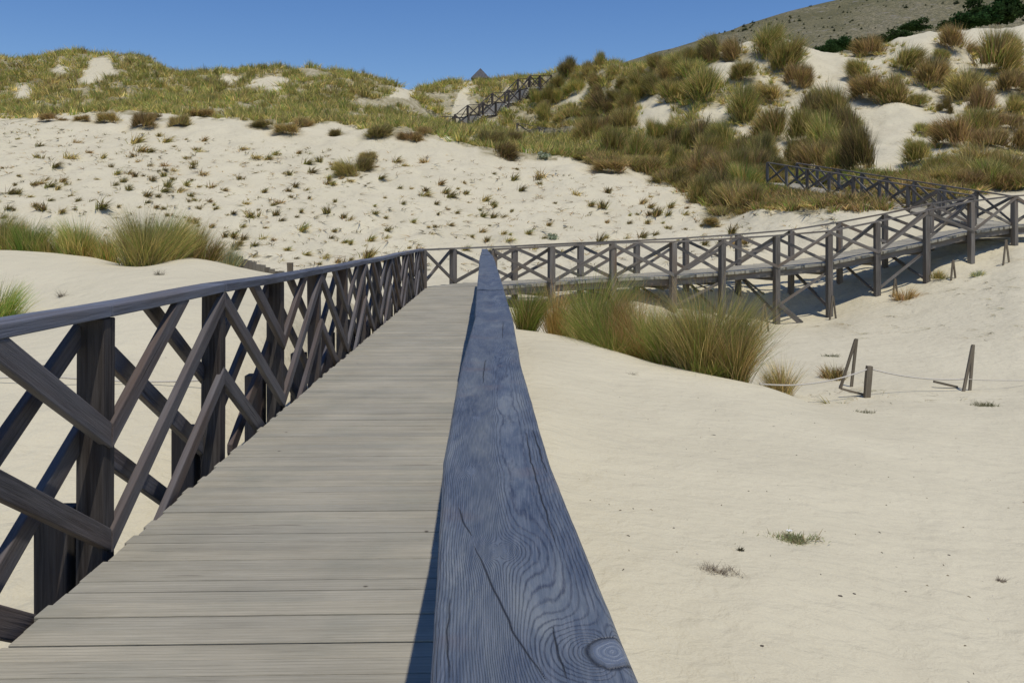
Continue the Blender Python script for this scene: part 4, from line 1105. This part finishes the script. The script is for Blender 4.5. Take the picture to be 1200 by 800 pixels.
# struts under the raised part
for k in (2, 3, 4, 5, 6, 7, 8):
    a = FAR_ROW[k]; b = NEAR_ROW[k]; gz = h1(a[0], a[1])
    MB().beam((a[0]+.9, a[1], max(gz, a[2]-1.2)), (a[0], a[1]-.09, a[2]-.3), .09, .05).build('strut', M['far_wood'], rt2)
b = NEAR_ROW[5]; gz = h1(b[0]+.75, b[1]-.15)
MB().beam((b[0]+.8, b[1]-.1, gz-.02), (b[0]+.05, b[1]-.1, gz+.62), .17, .04, up=(0,1,0)).build('strut', M['far_wood'], rt2)

railing('wooden_railing', NEAR_ROW, 'weathered crossed railing on the near side of the raised curving boardwalk, posts reaching the sand', None, ground_posts=True, out=None, h=1.1, post_w=.18, boards=2, rail_w=.17, rail_th=.05, zj=.01)
end_near = near(LAT_L-.06, 27.5)
railing('wooden_railing', [left_row[-1]*.0+near(LAT_L-.06, S0+SP*12)]+FAR_ROW[:11], 'weathered crossed railing on the far side of the raised curving boardwalk', None, ground_posts=True, boards=2, rail_w=.15, rail_th=.05, zj=.01, post_w=.17)

for k in range(2, 9):
    a, b = NEAR_ROW[k], FAR_ROW[k]
    lo_a = max(h1(a[0], a[1])+.1, a[2]-1.5); 
    if b[2]-lo_a > .6:
        MB().beam((a[0], a[1]+.12, lo_a), (b[0], b[1]-.12, b[2]-.35), .10, .05).build('strut', M['far_wood'], rt2)
    c = NEAR_ROW[k+1]
    if k % 2: MB().beam(np.array([a[0], a[1]+.11, max(h1(a[0],a[1])+.15, a[2]-1.3)]), np.array([c[0], c[1]+.11, c[2]-.30]), .09, .045, up=(0,1,0)).build('strut', M['far_wood'], rt2)

# hillside section
rows = list(zip(shift(W2, E2, .07), shift(E2, W2, .07)))
LD = [NR[-1]+np.array([1.2, .4, .05])]
rows0 = [(FR[10], NR[10]), (W2[0]+np.array([.05,-.05,0]), NR[11]+np.array([0,0,0]))]
rt3, at3, cum3 = deck('boardwalk', [(W2[0], E2[0]+np.array([.3,-.6,0]))]+rows, 'plank boardwalk climbing the hillside to the left behind the raised section', ragged=3.0, thick=.07)
for row in (W2, E2):
    m = MB()
    for a, b in zip(row[:-1], row[1:]): m.beam(a+[0,0,-.14], b+[0,0,-.14], .07, .18)
    m.build('side_beam', M['far_wood'], rt3)
railing('wooden_railing', W2, 'crossed railing on the left side of the climbing hillside boardwalk, half sunk in grass', None, ground_posts=True, rail_w=.12, post_w=.12)
railing('wooden_railing', [NEAR_ROW[-1]+np.array([.7,.9,.1])]+E2, 'crossed railing on the uphill right side of the climbing hillside boardwalk', None, ground_posts=True, rail_w=.12, post_w=.12)

# low railing on the ridge lip
railing('wooden_railing', T3, 'low crossed railing half buried in grass on the ridge right of the stairs', None, ground_posts=True, rail_w=.12, mat=M['far_wood'])

# stairs
st = empty('wooden_stairs', Vector((S_L[0]+S_R[0])/2), 'distant wooden stairs climbing to the dune crest beside the small hut', 'stairs')
tr = MB(); sd = MB()
for k in range(len(S_L)-1):
    a0, b0, a1, b1 = S_L[k], S_R[k], S_L[k+1], S_R[k+1]
    rise = a1[2]-a0[2]; ns = 7 if abs(rise) > .5 else 3
    for q in range(ns):
        t0 = q/ns; t1 = (q+1)/ns; za = a0[2]+rise*t1
        A0 = a0+(a1-a0)*t0; A1 = a0+(a1-a0)*t1; B0 = b0+(b1-b0)*t0; B1 = b0+(b1-b0)*t1
        mA = (A0+A1)/2; mB = (B0+B1)/2; mA[2] = mB[2] = za
        tr.beam(mA, mB, float(np.linalg.norm((A1-A0)[:2]))*.98, .13)
    sd.beam(a0+[0,0,-.16], a1+[0,0,-.16], .06, .12); sd.beam(b0+[0,0,-.22], b1+[0,0,-.22], .06, .12)
tr.build('treads', M['tread'], st); sd.build('side_beam', M['far_wood'], st)
railing('wooden_railing', S_L, 'stepped crossed railing on the upper left side of the distant stairs', None, ground_posts=True, rail_w=.14, mat=M['post'], h=1.25, post_w=.17)
railing('wooden_railing', S_R, 'stepped crossed railing on the lower right side of the distant stairs', None, ground_posts=True, rail_w=.14, mat=M['post'], h=1.25, post_w=.17)

# ------------------------------------------------------------------ hut on the crest
hx = (563-CX)*98/F; hyy = 98.0; hzb = h1(hx, hyy)
apex = zpy(80, 98); eave = apex-1.15
ht = empty('small_hut', (hx, hyy, hzb), 'small dark hut with a pointed grey roof half hidden on the dune crest', 'hut')
w_ = .95
m = MB()
for a, b in (((-w_,-w_),(w_,-w_)), ((w_,-w_),(w_,w_)), ((w_,w_),(-w_,w_)), ((-w_,w_),(-w_,-w_))):
    c0 = Vector((hx+a[0]*.85, hyy+a[1]*.85, 0)); c1 = Vector((hx+b[0]*.85, hyy+b[1]*.85, 0))
    m.poly([(c0.x, c0.y, hzb-.5), (c1.x, c1.y, hzb-.5), (c1.x, c1.y, eave+.02), (c0.x, c0.y, eave+.02)])
m.build('wall', M['hutwall'], ht)
m = MB()
for a, b in (((-w_,-w_),(w_,-w_)), ((w_,-w_),(w_,w_)), ((w_,w_),(-w_,w_)), ((-w_,w_),(-w_,-w_))):
    m.poly([(hx+a[0], hyy+a[1], eave), (hx+b[0], hyy+b[1], eave), (hx, hyy, apex)])
    m.poly([(hx+b[0], hyy+b[1], eave), (hx+a[0], hyy+a[1], eave), (hx+a[0], hyy+a[1], eave-.08), (hx+b[0], hyy+b[1], eave-.08)])
m.poly([(hx-w_, hyy-w_, eave-.08), (hx-w_, hyy+w_, eave-.08), (hx+w_, hyy+w_, eave-.08), (hx+w_, hyy-w_, eave-.08)])
m.build('roof', M['slate'], ht)

# ------------------------------------------------------------------ stakes, ropes, boards
def aframe(px, py, hpx, label, y0=15, spread=.16, r=.045, lean=.0):
    g = ground(px, py, y0); m = g[1]/F; hh = hpx*m
    root = empty('leaning_stakes', Vector(g), label, 'stakes', 'pairs of leaning stakes in the sand')
    top = np.array([g[0]+lean*hh, g[1], g[2]+hh])
    for sgn in (-1, 1):
        f = np.array([g[0]+sgn*spread*hh, g[1]+sgn*.05, 0]); f[2] = h1(f[0], f[1])-.1
        MB().beam(f, top+[sgn*.02, sgn*r*.55, random.uniform(-.03, .02)], r, r, up=(0,1,0), seg=3, jit=.06).build('stake', M['stake'], root)
    return top
aframe(990, 455, 58, 'tall leaning pair of stakes behind the marram row, nearest the single rope stake', lean=.23, spread=.14, r=.05)
aframe(1132, 458, 54, 'tall narrow leaning pair of stakes at the right end of the rope', lean=.15, spread=.10, r=.05)
for px, py, hp, lab in [(896,389,33,'small pair of stakes left of the splayed board under the walkway'), (976,374,27,'small pair of stakes at a post foot, second from left under the walkway'),
     (1049,347,21,'small pair of stakes beside the rusty clump'), (1117,328,22,'small pair of stakes beside the yellow green clump'), (1179,310,28,'small pair of stakes near the right picture edge below the walkway')]:
    aframe(px, py, hp, lab, y0=20, spread=.17, r=.05)
def stake(px, py, hpx, label, w=.085, y0=8, lean=.0, Y=None):
    g = ground(px, py, y0) if Y is None else along(px, Y); hh = hpx*g[1]/F
    m = MB().beam(g-[0,0,.15], g+[lean*hh,0,hh], w, w, up=(0,1,0), seg=3, jit=.05)
    o = m.build('rope_stake', M['stake'], None, origin=g, bevel=.006); tag(o, label, 'stake', 'stakes holding the rope'); return g+[lean*hh,0,hh]
t1 = stake(1015, 466, 37, 'single short stake with the rope tied on, right of the tall leaning pair', w=.11, y0=14, lean=.1)
tl = stake(53, 452, 24, 'short stake seen through the near left railing', w=.09, y0=7)
tl2 = stake(340, 327, 17, 'short stake right of the half buried board fence', w=.11, Y=19.5)
# fallen sticks at the stake feet
for px, py, l, lab in [(1012,464,.45,'short fallen stick at the foot of the single rope stake'), (1122,455,.5,'short fallen stick at the foot of the right leaning stakes')]:
    g = ground(px, py, 14); m = MB().beam(g+[-l,-.05,.14], g+[0,0,.02], .05, .045, seg=2, jit=.08); tag(m.build('fallen_stick', M['stake'], None, origin=g), lab, 'stick')
def rope(p, q, sag, label, r=.014):
    cu = bpy.data.curves.new('rope', 'CURVE'); cu.dimensions = '3D'; cu.bevel_depth = r; cu.bevel_resolution = 2
    sp = cu.splines.new('POLY'); N = 16; sp.points.add(N)
    for k in range(N+1):
        t = k/N; c = np.array(p)*(1-t)+np.array(q)*t; z = c[2]-sag*4*t*(1-t)
        sp.points[k].co = (c[0], c[1], max(z, h1(c[0], c[1])+.02), 1)
    cu.materials.append(M['rope'])
    tmp = bpy.data.objects.new('rope', cu); C.objects.link(tmp)
    dg = bpy.context.evaluated_depsgraph_get(); me = bpy.data.meshes.new_from_object(tmp.evaluated_get(dg)); me.name = 'rope'
    bpy.data.objects.remove(tmp)
    o = link('rope', me); tag(o, label, 'rope', 'ropes between the stakes')
g0 = along(890, 16.8)
rope(g0+[0,0,.08], t1-[0,0,.05], .13, 'pale rope running from the large marram clump to the single stake')
g2 = ground(1135, 446, 14)
rope(t1-[0,0,.05], pt(1130, 444, ground(1132,458,15)[1]), .08, 'pale rope running from the single stake to the right leaning stakes')
rope(pt(1132, 444, ground(1132,458,15)[1]), pt(1240, 444, 19), .03, 'thin rope leaving the picture at the right', r=.008)
rope(tl-[0,0,.10], pt(262, 444, 9.3), .04, 'thin rope seen through the near left railing right of its stake', r=.009)
stake(262, 470, 24, 'short rope stake behind the second near left railing post', w=.09, Y=9.35)
rope(tl-[0,0,.10], np.array([tl[0]-3, tl[1]-.1, tl[2]-.12]), .03, 'thin rope seen through the near left railing left of its stake', r=.008)

# half buried board fence
bf = empty('board_fence', Vector(along(285, 19.6)), 'half buried grey board fence on the left dune beside the pale grass', 'fence')
p0 = pt(285, 303, 19.6); p1 = pt(333, 319, 18.6)
n = 9
for k in range(n):
    a = p0+(p1-p0)*(k/n); b = p0+(p1-p0)*((k+.94)/n); 
    zt = random.uniform(-.03, .03)
    m = MB().beam((a+b)/2+np.array([0,0,zt-.45]), (a+b)/2+np.array([0,0,zt]), float(np.linalg.norm((b-a)[:2])), .03, up=tuple(np.array([-(b-a)[1], (b-a)[0], 0])), seg=1)
    m.build('board', M['plank_fence'], bf)
m = MB().beam(p0+[-.08,-.03,-.5], p0+[-.08,-.03,.05], .13, .12, seg=2, jit=.05); m.build('post', M['post'], bf)

# ------------------------------------------------------------------ light, sky, camera
SUN_EL, SUN_AZ = R(69), math.atan2(-.86, .50)     # azimuth measured from +x, counter-clockwise
sd_ = Vector((math.cos(SUN_EL)*math.cos(SUN_AZ), math.cos(SUN_EL)*math.sin(SUN_AZ), math.sin(SUN_EL)))
sun = bpy.data.lights.new('sun', 'SUN'); sun.energy = 3.6; sun.angle = R(.53); sun.color = (1.0, .93, .82)
so = bpy.data.objects.new('sun', sun); C.objects.link(so)
so.rotation_euler = sd_.to_track_quat('Z', 'Y').to_euler()
w = bpy.data.worlds.new('World'); bpy.context.scene.world = w; w.use_nodes = True
nt = w.node_tree; nt.nodes.clear()
sky = nt.nodes.new('ShaderNodeTexSky'); sky.sky_type = 'NISHITA'; sky.sun_disc = False
sky.sun_elevation = SUN_EL; sky.sun_rotation = math.pi/2-SUN_AZ
sky.altitude = 0; sky.air_density = 1.0; sky.dust_density = .1; sky.ozone_density = 3.0
bg = nt.nodes.new('ShaderNodeBackground'); bg.inputs[1].default_value = .10
ou = nt.nodes.new('ShaderNodeOutputWorld')
hs = nt.nodes.new('ShaderNodeHueSaturation'); hs.inputs['Hue'].default_value = .512; hs.inputs['Saturation'].default_value = 1.27; hs.inputs['Value'].default_value = 1.24
nt.links.new(sky.outputs[0], hs.inputs['Color']); nt.links.new(hs.outputs[0], bg.inputs[0]); nt.links.new(bg.outputs[0], ou.inputs[0])

cam = bpy.data.cameras.new('camera'); cam.sensor_width = 36; cam.sensor_fit = 'HORIZONTAL'; cam.lens = 36*F/1200
cam.shift_y = -(400-HY)/1200; cam.clip_start = .05; cam.clip_end = 12000
co = bpy.data.objects.new('camera', cam); C.objects.link(co); co.location = (0, 0, EYE); co.rotation_euler = (R(90), 0, 0)
sc = bpy.context.scene; sc.camera = co
sc.view_settings.view_transform = 'Standard'; sc.view_settings.look = 'None'; sc.view_settings.gamma = 1; sc.view_settings.exposure = -.25
sc.view_settings.use_curve_mapping = False
sc.cycles.use_denoising = True
sc.cycles.max_bounces = 6; sc.cycles.diffuse_bounces = 3; sc.cycles.transmission_bounces = 3
